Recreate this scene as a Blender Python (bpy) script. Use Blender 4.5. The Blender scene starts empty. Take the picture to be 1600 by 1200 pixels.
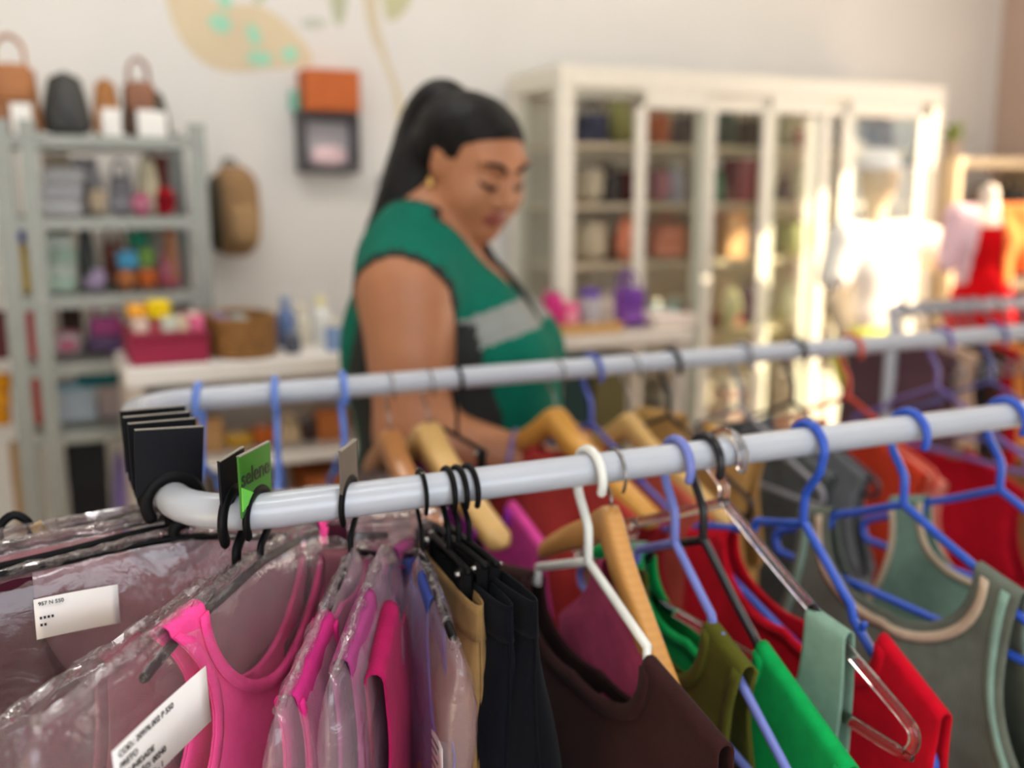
import bpy, bmesh, math, random
import numpy as np
from mathutils import Vector, Matrix, noise

# ------------------------------------------------------------------ camera, light, exposure
SC = bpy.context.scene
PITCH = math.radians(10.62)
CAMP = Vector((0.0, 0.0, 1.52))
cam_data = bpy.data.cameras.new('camera')
cam = bpy.data.objects.new('camera', cam_data)
SC.collection.objects.link(cam)
cam.location = CAMP
cam.rotation_euler = (math.pi/2 - PITCH, 0, 0)
cam_data.sensor_width = 36.0
cam_data.lens = 36.0                    # 1600 px focal length on a 1600 px wide frame
cam_data.clip_start = 0.05
cam_data.dof.use_dof = True
cam_data.dof.focus_distance = 0.77
cam_data.dof.aperture_fstop = 2.5
SC.camera = cam

SC.view_settings.view_transform = 'Standard'
SC.view_settings.look = 'None'
SC.view_settings.gamma = 1.0
SC.view_settings.use_curve_mapping = False
SC.view_settings.exposure = 0.0
SC.cycles.use_denoising = True
SC.cycles.transparent_max_bounces = 24
SC.cycles.max_bounces = 8
SC.cycles.diffuse_bounces = 4
SC.cycles.caustics_reflective = False
SC.cycles.caustics_refractive = False
SC.cycles.sample_clamp_indirect = 6.0

world = bpy.data.worlds.new('sky'); SC.world = world; world.use_nodes = True
bg = world.node_tree.nodes['Background']
bg.inputs[0].default_value = (0.80, 0.90, 1.0, 1)
bg.inputs[1].default_value = 3.0

# shop frame: axis A runs along the rails (to the right and away), axis B away from the camera
PHI = math.radians(25.0)
AX = Vector((math.cos(PHI), math.sin(PHI), 0)); BX = Vector((-math.sin(PHI), math.cos(PHI), 0))
def W(a, b, z=0.0): return AX*a + BX*b + Vector((0, 0, z))
WALL_B, RIGHT_A, LEFT_A, FRONT_B, CEIL = 3.0, 3.52, -1.8, -1.6, 3.1
DOOR_B0, DOOR_B1, DOOR_H = 1.05, 2.10, 2.30
FILL_WIN_A = 0.3

sun_d = bpy.data.lights.new('sun', 'SUN'); sun_d.energy = 15.0; sun_d.angle = math.radians(0.6); sun_d.color = (1.0, 0.83, 0.60)
sun = bpy.data.objects.new('sun', sun_d); SC.collection.objects.link(sun)
sd = (AX*-0.80 + BX*0.60).normalized()*math.cos(math.radians(25)) + Vector((0, 0, -math.sin(math.radians(25))))
sun.rotation_euler = sd.to_track_quat('-Z', 'Y').to_euler()
# daylight entering by the doorway
dl = bpy.data.lights.new('doorway_daylight', 'AREA'); dl.shape = 'RECTANGLE'; dl.size = 1.0; dl.size_y = 2.1; dl.energy = 46; dl.color = (1.0, 0.77, 0.54)
dlo = bpy.data.objects.new('doorway_daylight', dl); SC.collection.objects.link(dlo)
dlo.location = W(RIGHT_A + 0.06, (DOOR_B0 + DOOR_B1)/2, 1.15); dlo.rotation_euler = (-AX).to_track_quat('-Z', 'Z').to_euler()
# added front fill behind the camera, set in an invented window opening
wl_ = bpy.data.lights.new('added_front_fill', 'AREA'); wl_.shape = 'RECTANGLE'; wl_.size = 2.6; wl_.size_y = 1.5; wl_.energy = 19; wl_.color = (0.96, 0.98, 1.0)
wlo = bpy.data.objects.new('added_front_fill', wl_); SC.collection.objects.link(wlo)
wlo.location = W(FILL_WIN_A, FRONT_B-0.06, 1.75); wlo.rotation_euler = BX.to_track_quat('-Z', 'Z').to_euler()
LAMPS = [(0.2, 0.2), (0.2, 1.9), (2.2, 0.2), (2.2, 1.9)]
LAMP_ENERGY = 8.6

# ------------------------------------------------------------------ projection helpers (pixels of the photograph -> points of the shop)
FPX = 1600.0
FW = Vector((0, math.cos(PITCH), -math.sin(PITCH))); UP = Vector((0, math.sin(PITCH), math.cos(PITCH)))
def ray(x, y): return Vector(((x-800)/FPX, 0, 0)) + UP*((600-y)/FPX) + FW
def at_b(x, y, b):
    d = ray(x, y); p = CAMP + d*((b - CAMP.dot(BX))/d.dot(BX)); return p.dot(AX), p.z
def proj(p):
    q = Vector(p) - CAMP; w = q.dot(FW); return 800+FPX*q.x/w, 600-FPX*q.dot(UP)/w
def rail_a(px, b, z=1.26):
    lo, hi = -1.5, 5.0
    for _ in range(50):
        m = (lo+hi)/2
        if proj(W(m, b, z))[0] < px: lo = m
        else: hi = m
    return lo

# ------------------------------------------------------------------ materials
MATS = {}
def lin(c):
    if isinstance(c, str):
        c = c.lstrip('#'); c = [int(c[i:i+2], 16)/255 for i in (0, 2, 4)]
        return tuple(((v+0.055)/1.055)**2.4 if v > 0.04045 else v/12.92 for v in c)
    return tuple(c)
def mat(name, color, rough=0.6, metal=0.0, var=0.06, scale=40.0, bump=0.0, bscale=200.0, sheen=0.0, coat=0.0, spec=0.5, trans=0.0, ior=1.45, sss=0.0, wave=0.0):
    if name in MATS: return MATS[name]
    m = bpy.data.materials.new(name); m.use_nodes = True; MATS[name] = m
    nt = m.node_tree; b = nt.nodes['Principled BSDF']; c = lin(color)
    tc = nt.nodes.new('ShaderNodeTexCoord')
    nz = nt.nodes.new('ShaderNodeTexNoise'); nz.inputs['Scale'].default_value = scale; nz.inputs['Detail'].default_value = 4
    nt.links.new(tc.outputs['Object'], nz.inputs['Vector'])
    cr = nt.nodes.new('ShaderNodeValToRGB')
    cr.color_ramp.elements[0].position = 0.3; cr.color_ramp.elements[1].position = 0.7
    cr.color_ramp.elements[0].color = tuple(max(0, v*(1-var)) for v in c)+(1,)
    cr.color_ramp.elements[1].color = tuple(min(1, v*(1+var)) for v in c)+(1,)
    nt.links.new(nz.outputs['Fac'], cr.inputs['Fac']); nt.links.new(cr.outputs['Color'], b.inputs['Base Color'])
    b.inputs['Roughness'].default_value = rough; b.inputs['Metallic'].default_value = metal
    b.inputs['Specular IOR Level'].default_value = spec; b.inputs['IOR'].default_value = ior
    b.inputs['Sheen Weight'].default_value = sheen; b.inputs['Coat Weight'].default_value = coat
    b.inputs['Transmission Weight'].default_value = trans
    if sss: b.inputs['Subsurface Weight'].default_value = sss; b.inputs['Subsurface Radius'].default_value = (0.012, 0.005, 0.003); b.inputs['Subsurface Scale'].default_value = 1.0
    if bump:
        n2 = nt.nodes.new('ShaderNodeTexNoise'); n2.inputs['Scale'].default_value = bscale; n2.inputs['Detail'].default_value = 3
        nt.links.new(tc.outputs['Object'], n2.inputs['Vector'])
        bp = nt.nodes.new('ShaderNodeBump'); bp.inputs['Strength'].default_value = bump; bp.inputs['Distance'].default_value = 0.003
        src = n2.outputs['Fac']
        if wave:
            wv = nt.nodes.new('ShaderNodeTexWave'); wv.inputs['Scale'].default_value = wave; wv.bands_direction = 'X'
            nt.links.new(tc.outputs['Object'], wv.inputs['Vector']); src = wv.outputs['Fac']
        nt.links.new(src, bp.inputs['Height']); nt.links.new(bp.outputs['Normal'], b.inputs['Normal'])
    return m
def fabric(color, rib=0.0):
    n = 'fabric_%s_%d' % (color.strip('#') if isinstance(color, str) else '%.2f_%.2f_%.2f' % color, rib)
    return mat(n, color, rough=0.9, var=0.10, scale=60, bump=0.35 if not rib else 0.22, bscale=700, sheen=0.03, spec=0.10, wave=rib)
def plastic(color, rough=0.35, spec=0.5):
    return mat('plastic_%s_%d' % (color.strip('#'), rough*100), color, rough=rough, var=0.04, scale=25, bump=0.04, bscale=120, spec=spec)
def leather(color):
    return mat('leather_' + color.strip('#'), color, rough=0.5, var=0.15, scale=30, bump=0.2, bscale=250)
def wood(color='#c98f4e'):
    n = 'wood_' + color.strip('#')
    if n in MATS: return MATS[n]
    m = mat(n, color, rough=0.42, coat=0.25)
    nt = m.node_tree; b = nt.nodes['Principled BSDF']
    tc = nt.nodes['Texture Coordinate']; wv = nt.nodes.new('ShaderNodeTexWave'); wv.bands_direction = 'Z'
    wv.inputs['Scale'].default_value = 60; wv.inputs['Distortion'].default_value = 3; wv.inputs['Detail'].default_value = 3; wv.inputs['Detail Scale'].default_value = 0.6
    mp = nt.nodes.new('ShaderNodeMapping'); mp.inputs['Scale'].default_value = (0.12, 1, 1)
    nt.links.new(tc.outputs['Object'], mp.inputs['Vector']); nt.links.new(mp.outputs['Vector'], wv.inputs['Vector'])
    cr = nt.nodes.new('ShaderNodeValToRGB'); c = lin(color)
    cr.color_ramp.elements[0].color = tuple(v*0.95 for v in c)+(1,); cr.color_ramp.elements[1].color = tuple(min(1, v*1.03) for v in c)+(1,)
    nt.links.new(wv.outputs['Fac'], cr.inputs['Fac']); nt.links.new(cr.outputs['Color'], b.inputs['Base Color'])
    return m
def schlick(nt, normal=None, f0=0.045):
    lw = nt.nodes.new('ShaderNodeLayerWeight'); lw.inputs['Blend'].default_value = 0.5
    if normal is not None: nt.links.new(normal, lw.inputs['Normal'])
    pw = nt.nodes.new('ShaderNodeMath'); pw.operation = 'POWER'; pw.inputs[1].default_value = 5.0; nt.links.new(lw.outputs['Facing'], pw.inputs[0])
    ma = nt.nodes.new('ShaderNodeMath'); ma.operation = 'MULTIPLY_ADD'; ma.inputs[1].default_value = 1-f0; ma.inputs[2].default_value = f0; nt.links.new(pw.outputs[0], ma.inputs[0])
    return ma
def film(name, tint=(0.985, 0.97, 0.975), haze=0.05, haze_col=(0.82, 0.66, 0.70), s1=14, bs=0.6, bd=0.008, rough=0.10, fmax=0.5):
    """thin crinkled clear film: mostly see-through, hazy, with sharp glints on the folds"""
    if name in MATS: return MATS[name]
    m = bpy.data.materials.new(name); m.use_nodes = True; MATS[name] = m
    nt = m.node_tree; nt.nodes.remove(nt.nodes['Principled BSDF']); out = nt.nodes['Material Output']
    tc = nt.nodes.new('ShaderNodeTexCoord')
    nz = nt.nodes.new('ShaderNodeTexNoise'); nz.inputs['Scale'].default_value = s1; nz.inputs['Detail'].default_value = 6; nz.inputs['Distortion'].default_value = 1.6
    n2 = nt.nodes.new('ShaderNodeTexNoise'); n2.inputs['Scale'].default_value = 90; n2.inputs['Detail'].default_value = 3
    mx = nt.nodes.new('ShaderNodeMath'); mx.operation = 'MULTIPLY_ADD'; mx.inputs[1].default_value = 0.10
    nt.links.new(tc.outputs['Object'], nz.inputs['Vector']); nt.links.new(tc.outputs['Object'], n2.inputs['Vector'])
    nt.links.new(n2.outputs['Fac'], mx.inputs[0]); nt.links.new(nz.outputs['Fac'], mx.inputs[2])
    bp = nt.nodes.new('ShaderNodeBump'); bp.inputs['Strength'].default_value = bs; bp.inputs['Distance'].default_value = bd
    nt.links.new(mx.outputs[0], bp.inputs['Height'])
    tr = nt.nodes.new('ShaderNodeBsdfTransparent'); tr.inputs[0].default_value = tint+(1,)
    df = nt.nodes.new('ShaderNodeBsdfDiffuse'); df.inputs[0].default_value = haze_col+(1,)
    gl = nt.nodes.new('ShaderNodeBsdfGlossy'); gl.inputs['Roughness'].default_value = rough; gl.inputs[0].default_value = (1, 1, 1, 1)
    nt.links.new(bp.outputs['Normal'], gl.inputs['Normal']); nt.links.new(bp.outputs['Normal'], df.inputs['Normal'])
    m1 = nt.nodes.new('ShaderNodeMixShader'); m1.inputs[0].default_value = haze
    nt.links.new(tr.outputs[0], m1.inputs[1]); nt.links.new(df.outputs[0], m1.inputs[2])
    fr = schlick(nt, bp.outputs['Normal'], 0.05)
    cl = nt.nodes.new('ShaderNodeMath'); cl.operation = 'MINIMUM'; cl.inputs[1].default_value = fmax; nt.links.new(fr.outputs[0], cl.inputs[0])
    m2 = nt.nodes.new('ShaderNodeMixShader'); nt.links.new(cl.outputs[0], m2.inputs[0])
    nt.links.new(m1.outputs[0], m2.inputs[1]); nt.links.new(gl.outputs[0], m2.inputs[2]); nt.links.new(m2.outputs[0], out.inputs['Surface'])
    return m
def pane_glass(name='glass_pane', rough=0.0, tint=(0.95, 0.97, 0.95)):
    if name in MATS: return MATS[name]
    m = bpy.data.materials.new(name); m.use_nodes = True; MATS[name] = m
    nt = m.node_tree; nt.nodes.remove(nt.nodes['Principled BSDF']); out = nt.nodes['Material Output']
    tr = nt.nodes.new('ShaderNodeBsdfTransparent'); tr.inputs[0].default_value = tint+(1,)
    gl = nt.nodes.new('ShaderNodeBsdfGlossy'); gl.inputs['Roughness'].default_value = rough
    fr = schlick(nt)
    m2 = nt.nodes.new('ShaderNodeMixShader'); nt.links.new(fr.outputs[0], m2.inputs[0])
    nt.links.new(tr.outputs[0], m2.inputs[1]); nt.links.new(gl.outputs[0], m2.inputs[2]); nt.links.new(m2.outputs[0], out.inputs['Surface'])
    return m
def emit(name, color, s):
    if name in MATS: return MATS[name]
    m = bpy.data.materials.new(name); m.use_nodes = True; MATS[name] = m
    b = m.node_tree.nodes['Principled BSDF']; b.inputs['Base Color'].default_value = lin(color)+(1,)
    b.inputs['Emission Color'].default_value = lin(color)+(1,); b.inputs['Emission Strength'].default_value = s
    return m

# ------------------------------------------------------------------ mesh helpers
def catmull(pts, sub=6, closed=False):
    P = [Vector(p) for p in pts]; n = len(P); out = []
    rng = range(n if closed else n-1)
    for i in rng:
        if closed: p0, p1, p2, p3 = P[(i-1) % n], P[i], P[(i+1) % n], P[(i+2) % n]
        else: p0, p1, p2, p3 = P[max(i-1, 0)], P[i], P[i+1], P[min(i+2, n-1)]
        for k in range(sub):
            t = k/sub
            out.append(0.5*((2*p1) + (p2-p0)*t + (2*p0-5*p1+4*p2-p3)*t*t + (3*p1-p0-3*p2+p3)*t**3))
    if not closed: out.append(P[-1])
    return out
class MB:
    def __init__(s): s.v = []; s.f = []
    def add(s, vs, fs):
        o = len(s.v); s.v += [tuple(p) for p in vs]; s.f += [tuple(i+o for i in f) for f in fs]; return s
    def box(s, c, size, r=0.0, rot=None):
        hx, hy, hz = [k/2 for k in size]; r = min(r, hx*0.9, hy*0.9, hz*0.9)
        if r <= 0:
            vs = [(x*hx, y*hy, z*hz) for x in (-1, 1) for y in (-1, 1) for z in (-1, 1)]
            fs = [(0, 1, 3, 2), (4, 6, 7, 5), (0, 4, 5, 1), (2, 3, 7, 6), (0, 2, 6, 4), (1, 5, 7, 3)]
        else:
            vs = []; idx = {}
            for sx in (-1, 1):
                for sy in (-1, 1):
                    for sz in (-1, 1):
                        for ax in range(3):
                            p = [sx*(hx-r), sy*(hy-r), sz*(hz-r)]; p[ax] = (sx*hx, sy*hy, sz*hz)[ax]
                            idx[(sx, sy, sz, ax)] = len(vs); vs.append(tuple(p))
            fs = []
            def q(l): fs.append(tuple(idx[k] for k in l))
            S = (-1, 1)
            for sg in S:
                q([(sg, -1, -1, 0), (sg, 1, -1, 0), (sg, 1, 1, 0), (sg, -1, 1, 0)][::sg])
                q([(-1, sg, -1, 1), (-1, sg, 1, 1), (1, sg, 1, 1), (1, sg, -1, 1)][::sg])
                q([(-1, -1, sg, 2), (1, -1, sg, 2), (1, 1, sg, 2), (-1, 1, sg, 2)][::sg])
            for a in S:
                for b in S:
                    q([(a, b, -1, 0), (a, b, 1, 0), (a, b, 1, 1), (a, b, -1, 1)])
                    q([(a, -1, b, 0), (a, 1, b, 0), (a, 1, b, 2), (a, -1, b, 2)])
                    q([(-1, a, b, 1), (1, a, b, 1), (1, a, b, 2), (-1, a, b, 2)])
                    for c3 in S: q([(a, b, c3, 0), (a, b, c3, 1), (a, b, c3, 2)])
        M = rot or Matrix.Identity(3); c = Vector(c)
        return s.add([M @ Vector(p) + c for p in vs], fs)
    def tube(s, pts, r, n=8, closed=False, cap=True, flat=1.0):
        P = [Vector(p) for p in pts]; m = len(P); R = r if isinstance(r, (list, tuple)) else [r]*m
        vs = []; fs = []; up = None
        for i in range(m):
            if closed: t = P[(i+1) % m]-P[(i-1) % m]
            else: t = P[min(i+1, m-1)]-P[max(i-1, 0)]
            if t.length < 1e-9: t = Vector((0, 0, 1))
            t.normalize()
            if up is None:
                up = Vector((0, 1, 0)) if abs(t.y) < 0.9 else Vector((1, 0, 0))
            x = t.cross(up)
            if x.length < 1e-6: x = t.orthogonal()
            x.normalize(); y = x.cross(t); y.normalize(); up = y
            for k in range(n):
                a = 2*math.pi*k/n; vs.append(P[i] + x*(math.cos(a)*R[i]) + y*(math.sin(a)*R[i]*flat))
        for i in range(m if closed else m-1):
            j = (i+1) % m
            for k in range(n): fs.append((i*n+k, i*n+(k+1) % n, j*n+(k+1) % n, j*n+k))
        if cap and not closed:
            # rounded ends
            for e, sg in ((0, -1), (m-1, 1)):
                t = (P[1]-P[0]) if e == 0 else (P[-1]-P[-2]); t.normalize()
                c = P[e]+t*sg*R[e]*0.8; ci = len(vs)
                ring = []
                for k in range(n):
                    q = vs[e*n+k]; ring.append(len(vs)); vs.append(P[e]+(q-P[e])*0.72+t*sg*R[e]*0.55)
                vs.append(c); ti = len(vs)-1
                for k in range(n):
                    k2 = (k+1) % n
                    a, b2 = e*n+k, e*n+k2
                    fs.append((a, b2, ring[k2], ring[k]) if e == 0 else (a, b2, ring[k2], ring[k])[::-1])
                    fs.append((ring[k], ring[k2], ti) if e == 0 else (ring[k2], ring[k], ti))
        return s.add(vs, fs)
    def lathe(s, prof, n=16, c=(0, 0, 0)):
        vs = []; fs = []; m = len(prof); c = Vector(c)
        for r, z in prof:
            for k in range(n):
                a = 2*math.pi*k/n; vs.append(c+Vector((r*math.cos(a), r*math.sin(a), z)))
        for i in range(m-1):
            for k in range(n): fs.append((i*n+k, i*n+(k+1) % n, (i+1)*n+(k+1) % n, (i+1)*n+k))
        fs.append(tuple(range(n))[::-1]); fs.append(tuple((m-1)*n+k for k in range(n)))
        return s.add(vs, fs)
    def soft(s, c, size, e=0.5, nu=20, nv=12, amp=0.0, seed=0):
        """pillow-like super-ellipsoid; e=1 ball, small e boxy"""
        sg = lambda v, p: math.copysign(abs(v)**p, v)
        vs = []; fs = []; c = Vector(c)
        for i in range(nv+1):
            v = -math.pi/2 + math.pi*i/nv
            for k in range(nu):
                u = 2*math.pi*k/nu
                p = Vector((sg(math.cos(v), e)*sg(math.cos(u), e)*size[0]/2, sg(math.cos(v), e)*sg(math.sin(u), e)*size[1]/2, sg(math.sin(v), e)*size[2]/2))
                if amp: p *= 1 + amp*noise.noise(p*18+Vector((seed*3.1, seed, 0)))
                vs.append(c+p)
        for i in range(nv):
            for k in range(nu): fs.append((i*nu+k, i*nu+(k+1) % nu, (i+1)*nu+(k+1) % nu, (i+1)*nu+k))
        return s.add(vs, fs)
    def grid(s, fn, nu, nv, closed_u=False):
        vs = [fn(i/(nu if closed_u else nu), j/nv) for j in range(nv+1) for i in range(nu if closed_u else nu+1)]
        m = nu if closed_u else nu+1; fs = []
        for j in range(nv):
            for i in range(nu): fs.append((j*m+i, j*m+(i+1) % m, (j+1)*m+(i+1) % m, (j+1)*m+i))
        return s.add(vs, fs)
    def prism(s, outline, y0, y1):
        """outline in x,z extruded along y"""
        n = len(outline); vs = [(x, y0, z) for x, z in outline]+[(x, y1, z) for x, z in outline]
        fs = [tuple(range(n)), tuple(range(n, 2*n))[::-1]]+[(i, n+i, n+(i+1) % n, (i+1) % n) for i in range(n)]
        return s.add(vs, fs)
COL = SC.collection
def obj(name, mb, m, parent=None, smooth=True, solid=0.0, merge=0.0, bevel=0.0, kind=None, label=None, recalc=True, loc=None):
    me = bpy.data.meshes.new(name); me.from_pydata(mb.v, [], mb.f); me.update()
    if merge or recalc:
        b = bmesh.new(); b.from_mesh(me)
        if merge: bmesh.ops.remove_doubles(b, verts=b.verts, dist=merge)
        bmesh.ops.recalc_face_normals(b, faces=b.faces); b.to_mesh(me); b.free()
    if smooth:
        me.polygons.foreach_set('use_smooth', [True]*len(me.polygons))
        if smooth == 'auto': me.set_sharp_from_angle(angle=math.radians(35))
    me.materials.append(m)
    o = bpy.data.objects.new(name, me); COL.objects.link(o)
    if parent is not None: o.parent = parent
    if solid:
        md = o.modifiers.new('thickness', 'SOLIDIFY'); md.thickness = solid; md.offset = 0
    if bevel:
        md = o.modifiers.new('bevel', 'BEVEL'); md.width = bevel; md.segments = 2; md.limit_method = 'ANGLE'
    if kind: o['kind'] = kind
    if label: o['label'] = label
    if loc is not None: o.location = loc
    return o
def thing(name, label, cat, loc=(0, 0, 0), rotz=PHI, group=None):
    o = bpy.data.objects.new(name, None); COL.objects.link(o)
    o.empty_display_size = 0.03; o.location = loc; o.rotation_euler = (0, 0, rotz)
    o['label'] = label; o['category'] = cat
    if group: o['group'] = group
    return o
def tag(o, label, cat, group=None):
    o['label'] = label; o['category'] = cat
    if group: o['group'] = group
    return o
def struct(name, mb, m, smooth=False, **k):
    o = obj(name, mb, m, smooth=smooth, **k); o['kind'] = 'structure'; return o
def text_mesh(name, body, size, m, parent, matrix, depth=0.0002, align='LEFT', bold=0.0):
    cu = bpy.data.curves.new('t', 'FONT'); cu.body = body; cu.size = size; cu.extrude = depth; cu.align_x = align; cu.offset = bold
    to = bpy.data.objects.new('t', cu); COL.objects.link(to)
    dg = bpy.context.evaluated_depsgraph_get(); me = bpy.data.meshes.new_from_object(to.evaluated_get(dg))
    bpy.data.objects.remove(to); bpy.data.curves.remove(cu)
    me.transform(matrix); me.materials.clear(); me.materials.append(m); me.name = name
    o = bpy.data.objects.new(name, me); COL.objects.link(o); o.parent = parent
    return o
R3 = lambda ax, a: Matrix.Rotation(a, 3, ax)
# ------------------------------------------------------------------ the room
ROT = R3('Z', PHI)
def rbox(a0, a1, b0, b1, z0, z1, r=0.0):
    return MB().box(W((a0+a1)/2, (b0+b1)/2, (z0+z1)/2), (a1-a0, b1-b0, z1-z0), r, ROT)
wall_m = mat('wall_paint', '#e4e1dc', rough=0.85, var=0.025, scale=3.0, bump=0.05, bscale=60)
wall_r = mat('wall_paint_unlit', '#c2a999', rough=0.85, var=0.03, scale=3.0, bump=0.05, bscale=60)  # right wall out of the sun: its shade is put into the colour
T = 0.12
struct('wall_back', rbox(LEFT_A-T, RIGHT_A+T, WALL_B, WALL_B+T, 0, CEIL), wall_m)
struct('wall_left', rbox(LEFT_A-T, LEFT_A, FRONT_B-T, WALL_B, 0, CEIL), wall_m)
mb = rbox(LEFT_A, FILL_WIN_A-1.35, FRONT_B-T, FRONT_B, 0, CEIL)  # front wall, with an opening added for the front fill
for q in (rbox(FILL_WIN_A+1.35, RIGHT_A+T, FRONT_B-T, FRONT_B, 0, CEIL), rbox(FILL_WIN_A-1.35, FILL_WIN_A+1.35, FRONT_B-T, FRONT_B, 0, 0.95), rbox(FILL_WIN_A-1.35, FILL_WIN_A+1.35, FRONT_B-T, FRONT_B, 2.55, CEIL)): mb.add(q.v, q.f)
struct('wall_front', mb, wall_m)
mb = MB()
for q in (rbox(FILL_WIN_A-1.35, FILL_WIN_A-1.30, FRONT_B-0.09, FRONT_B-0.03, 0.95, 2.55), rbox(FILL_WIN_A+1.30, FILL_WIN_A+1.35, FRONT_B-0.09, FRONT_B-0.03, 0.95, 2.55), rbox(FILL_WIN_A-1.30, FILL_WIN_A+1.30, FRONT_B-0.09, FRONT_B-0.03, 0.95, 1.0), rbox(FILL_WIN_A-1.30, FILL_WIN_A+1.30, FRONT_B-0.09, FRONT_B-0.03, 2.5, 2.55)): mb.add(q.v, q.f)
struct('added_window_1', mb, mat('added_window_frame', '#dcd8d0', rough=0.5))  # unseen frame added around the front fill opening
mb = rbox(RIGHT_A, RIGHT_A+T, FRONT_B, DOOR_B0, 0, CEIL)
for q in (rbox(RIGHT_A, RIGHT_A+T, DOOR_B1, WALL_B, 0, CEIL), rbox(RIGHT_A, RIGHT_A+T, DOOR_B0, DOOR_B1, DOOR_H, CEIL)): mb.add(q.v, q.f)
struct('wall_right', mb, wall_r)
struct('ceiling', rbox(LEFT_A-T, RIGHT_A+T, FRONT_B-T, WALL_B+T, CEIL, CEIL+0.1), mat('ceiling_paint', '#e6e4de', rough=0.9, var=0.02, scale=2))
struct('floor', rbox(LEFT_A-T, RIGHT_A+T, FRONT_B-T, WALL_B+T, -0.1, 0), mat('floor_tile', '#b4a898', rough=0.35, var=0.08, scale=5))
struct('pavement', rbox(RIGHT_A+T, RIGHT_A+9, FRONT_B-6, WALL_B+6, -0.14, -0.04), mat('pavement', '#b8ada0', rough=0.9, var=0.15, scale=6, bump=0.3, bscale=30))
mb = MB()
for q in (rbox(RIGHT_A-0.02, RIGHT_A+T+0.02, DOOR_B0-0.05, DOOR_B0, 0, DOOR_H+0.05), rbox(RIGHT_A-0.02, RIGHT_A+T+0.02, DOOR_B1, DOOR_B1+0.05, 0, DOOR_H+0.05), rbox(RIGHT_A-0.02, RIGHT_A+T+0.02, DOOR_B0, DOOR_B1, DOOR_H, DOOR_H+0.05)): mb.add(q.v, q.f)
struct('door_1', mb, mat('door_frame', '#d9d4c8', rough=0.5))
# ceiling lamps
for i, (a, b) in enumerate(LAMPS):
    t = thing('ceiling_lamp', ['white tube lamp on the ceiling above the near rail end', 'white tube lamp on the ceiling before the metal shelf', 'white tube lamp on the ceiling near the doorway', 'white tube lamp on the ceiling before the glass cabinet'][i], 'lamp', W(a, b, CEIL), PHI, 'ceiling tube lamps')
    obj('housing', MB().box((0, 0, -0.03), (1.25, 0.22, 0.06), 0.01), plastic('#eeeeea'), t, smooth=False)
    for s in (-1, 1): obj('tube', MB().tube([(-0.58, 0.055*s, -0.085), (0.58, 0.055*s, -0.085)], 0.016, 10), emit('lamp_tube', '#fffaf0', 6.0), t)
    ld = bpy.data.lights.new('lamp_light', 'AREA'); ld.shape = 'RECTANGLE'; ld.size = 1.2; ld.size_y = 0.25; ld.energy = LAMP_ENERGY*(1.0 if a < 1 else 0.38); ld.color = (0.97, 0.985, 1.0)
    lo = bpy.data.objects.new('lamp_light', ld); COL.objects.link(lo); lo.parent = t; lo.location = (0, 0, -0.12)

# painted mural on the back wall: each painted shape lies on the plaster
mur = thing('wall_mural', 'pale painted leaf mural with mint spots on the back wall', 'mural', W(0, WALL_B, 0), PHI)
def wall_shape(name, pts, color, lift=0.002):
    out = [at_b(x, y, WALL_B) for x, y in catmull2(pts)]
    mb = MB(); mb.prism([(a, z) for a, z in out], -lift, 0.0005)
    return obj(name, mb, mat('mural_'+color.strip('#'), color, rough=0.9, var=0.05, scale=8), mur, smooth=False)
def catmull2(pts, sub=5):
    return [(p.x, p.y) for p in catmull([(x, y, 0) for x, y in pts], sub, True)]
wall_shape('leaf', [(258, -40), (262, 10), (282, 60), (318, 98), (360, 112), (420, 108), (470, 104), (488, 98), (478, 70), (440, 30), (400, 8), (340, 4), (300, -30)], '#dccbab')
for k, p in enumerate([[(325, 30), (345, 22), (362, 38), (352, 52), (334, 46)], [(385, 42), (398, 40), (408, 62), (398, 72), (388, 60)], [(385, 86), (405, 80), (425, 88), (418, 102), (394, 100)], [(440, 80), (455, 72), (466, 84), (456, 98), (444, 94)], [(340, -8), (358, -8), (362, 10), (348, 14)]]):
    wall_shape('mint_spot', p, '#a5dcc0', 0.003)
wall_shape('stem', [(566, -30), (586, -30), (590, 30), (606, 90), (626, 150), (640, 230), (622, 240), (618, 160), (600, 100), (578, 50)], '#d9cbae')
wall_shape('small_leaf', [(600, -30), (640, -30), (640, 5), (622, 28), (606, 32), (600, 10)], '#c9c6a0')
wall_shape('small_leaf', [(515, -20), (540, -20), (540, 15), (532, 40), (522, 30)], '#b9bda0')
wall_shape('small_leaf', [(470, 34), (490, 28), (512, 36), (498, 44), (478, 44)], '#c6c8ba')
wall_shape('small_leaf', [(395, -20), (420, -14), (410, 4), (398, 6)], '#c6c8ae')
# ------------------------------------------------------------------ the rounded rack in front
RZ, RB, FB, SA, EA, RR = 1.26, 0.825, 1.331, 0.094, 2.05, 0.015
pipe_m = mat('white_pipe', '#b3b7c0', rough=0.28, var=0.03, scale=12, coat=0.3)
def bend_loop(a0, a1, b0, b1, r, n=8):
    pts = []
    for ca, cb, s in ((a0+r, b0+r, 180), (a1-r, b0+r, 270), (a1-r, b1-r, 0), (a0+r, b1-r, 90)):
        for k in range(n+1):
            t = math.radians(s+90*k/n); pts.append((ca+r*math.cos(t), cb+r*math.sin(t), 0))
    return pts
rack = thing('clothes_rack', 'white tubular clothes rack with a rounded double rail, full of hanging clothes', 'rack', W(0, 0, 0), PHI)
loop = bend_loop(SA, EA, RB, FB, 0.075)
obj('rail_loop', MB().tube([(a, b, RZ) for a, b, _ in loop], RR, 20, closed=True), pipe_m, rack)
for a in (SA+0.0, EA):
    obj('post', MB().tube([(a, 1.12, RZ-0.01), (a, 1.12, 0.03)], 0.014, 12), pipe_m, rack)
    obj('foot', MB().tube([(a, 0.82, 0.02), (a, 1.42, 0.02)], 0.016, 12), pipe_m, rack)

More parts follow.
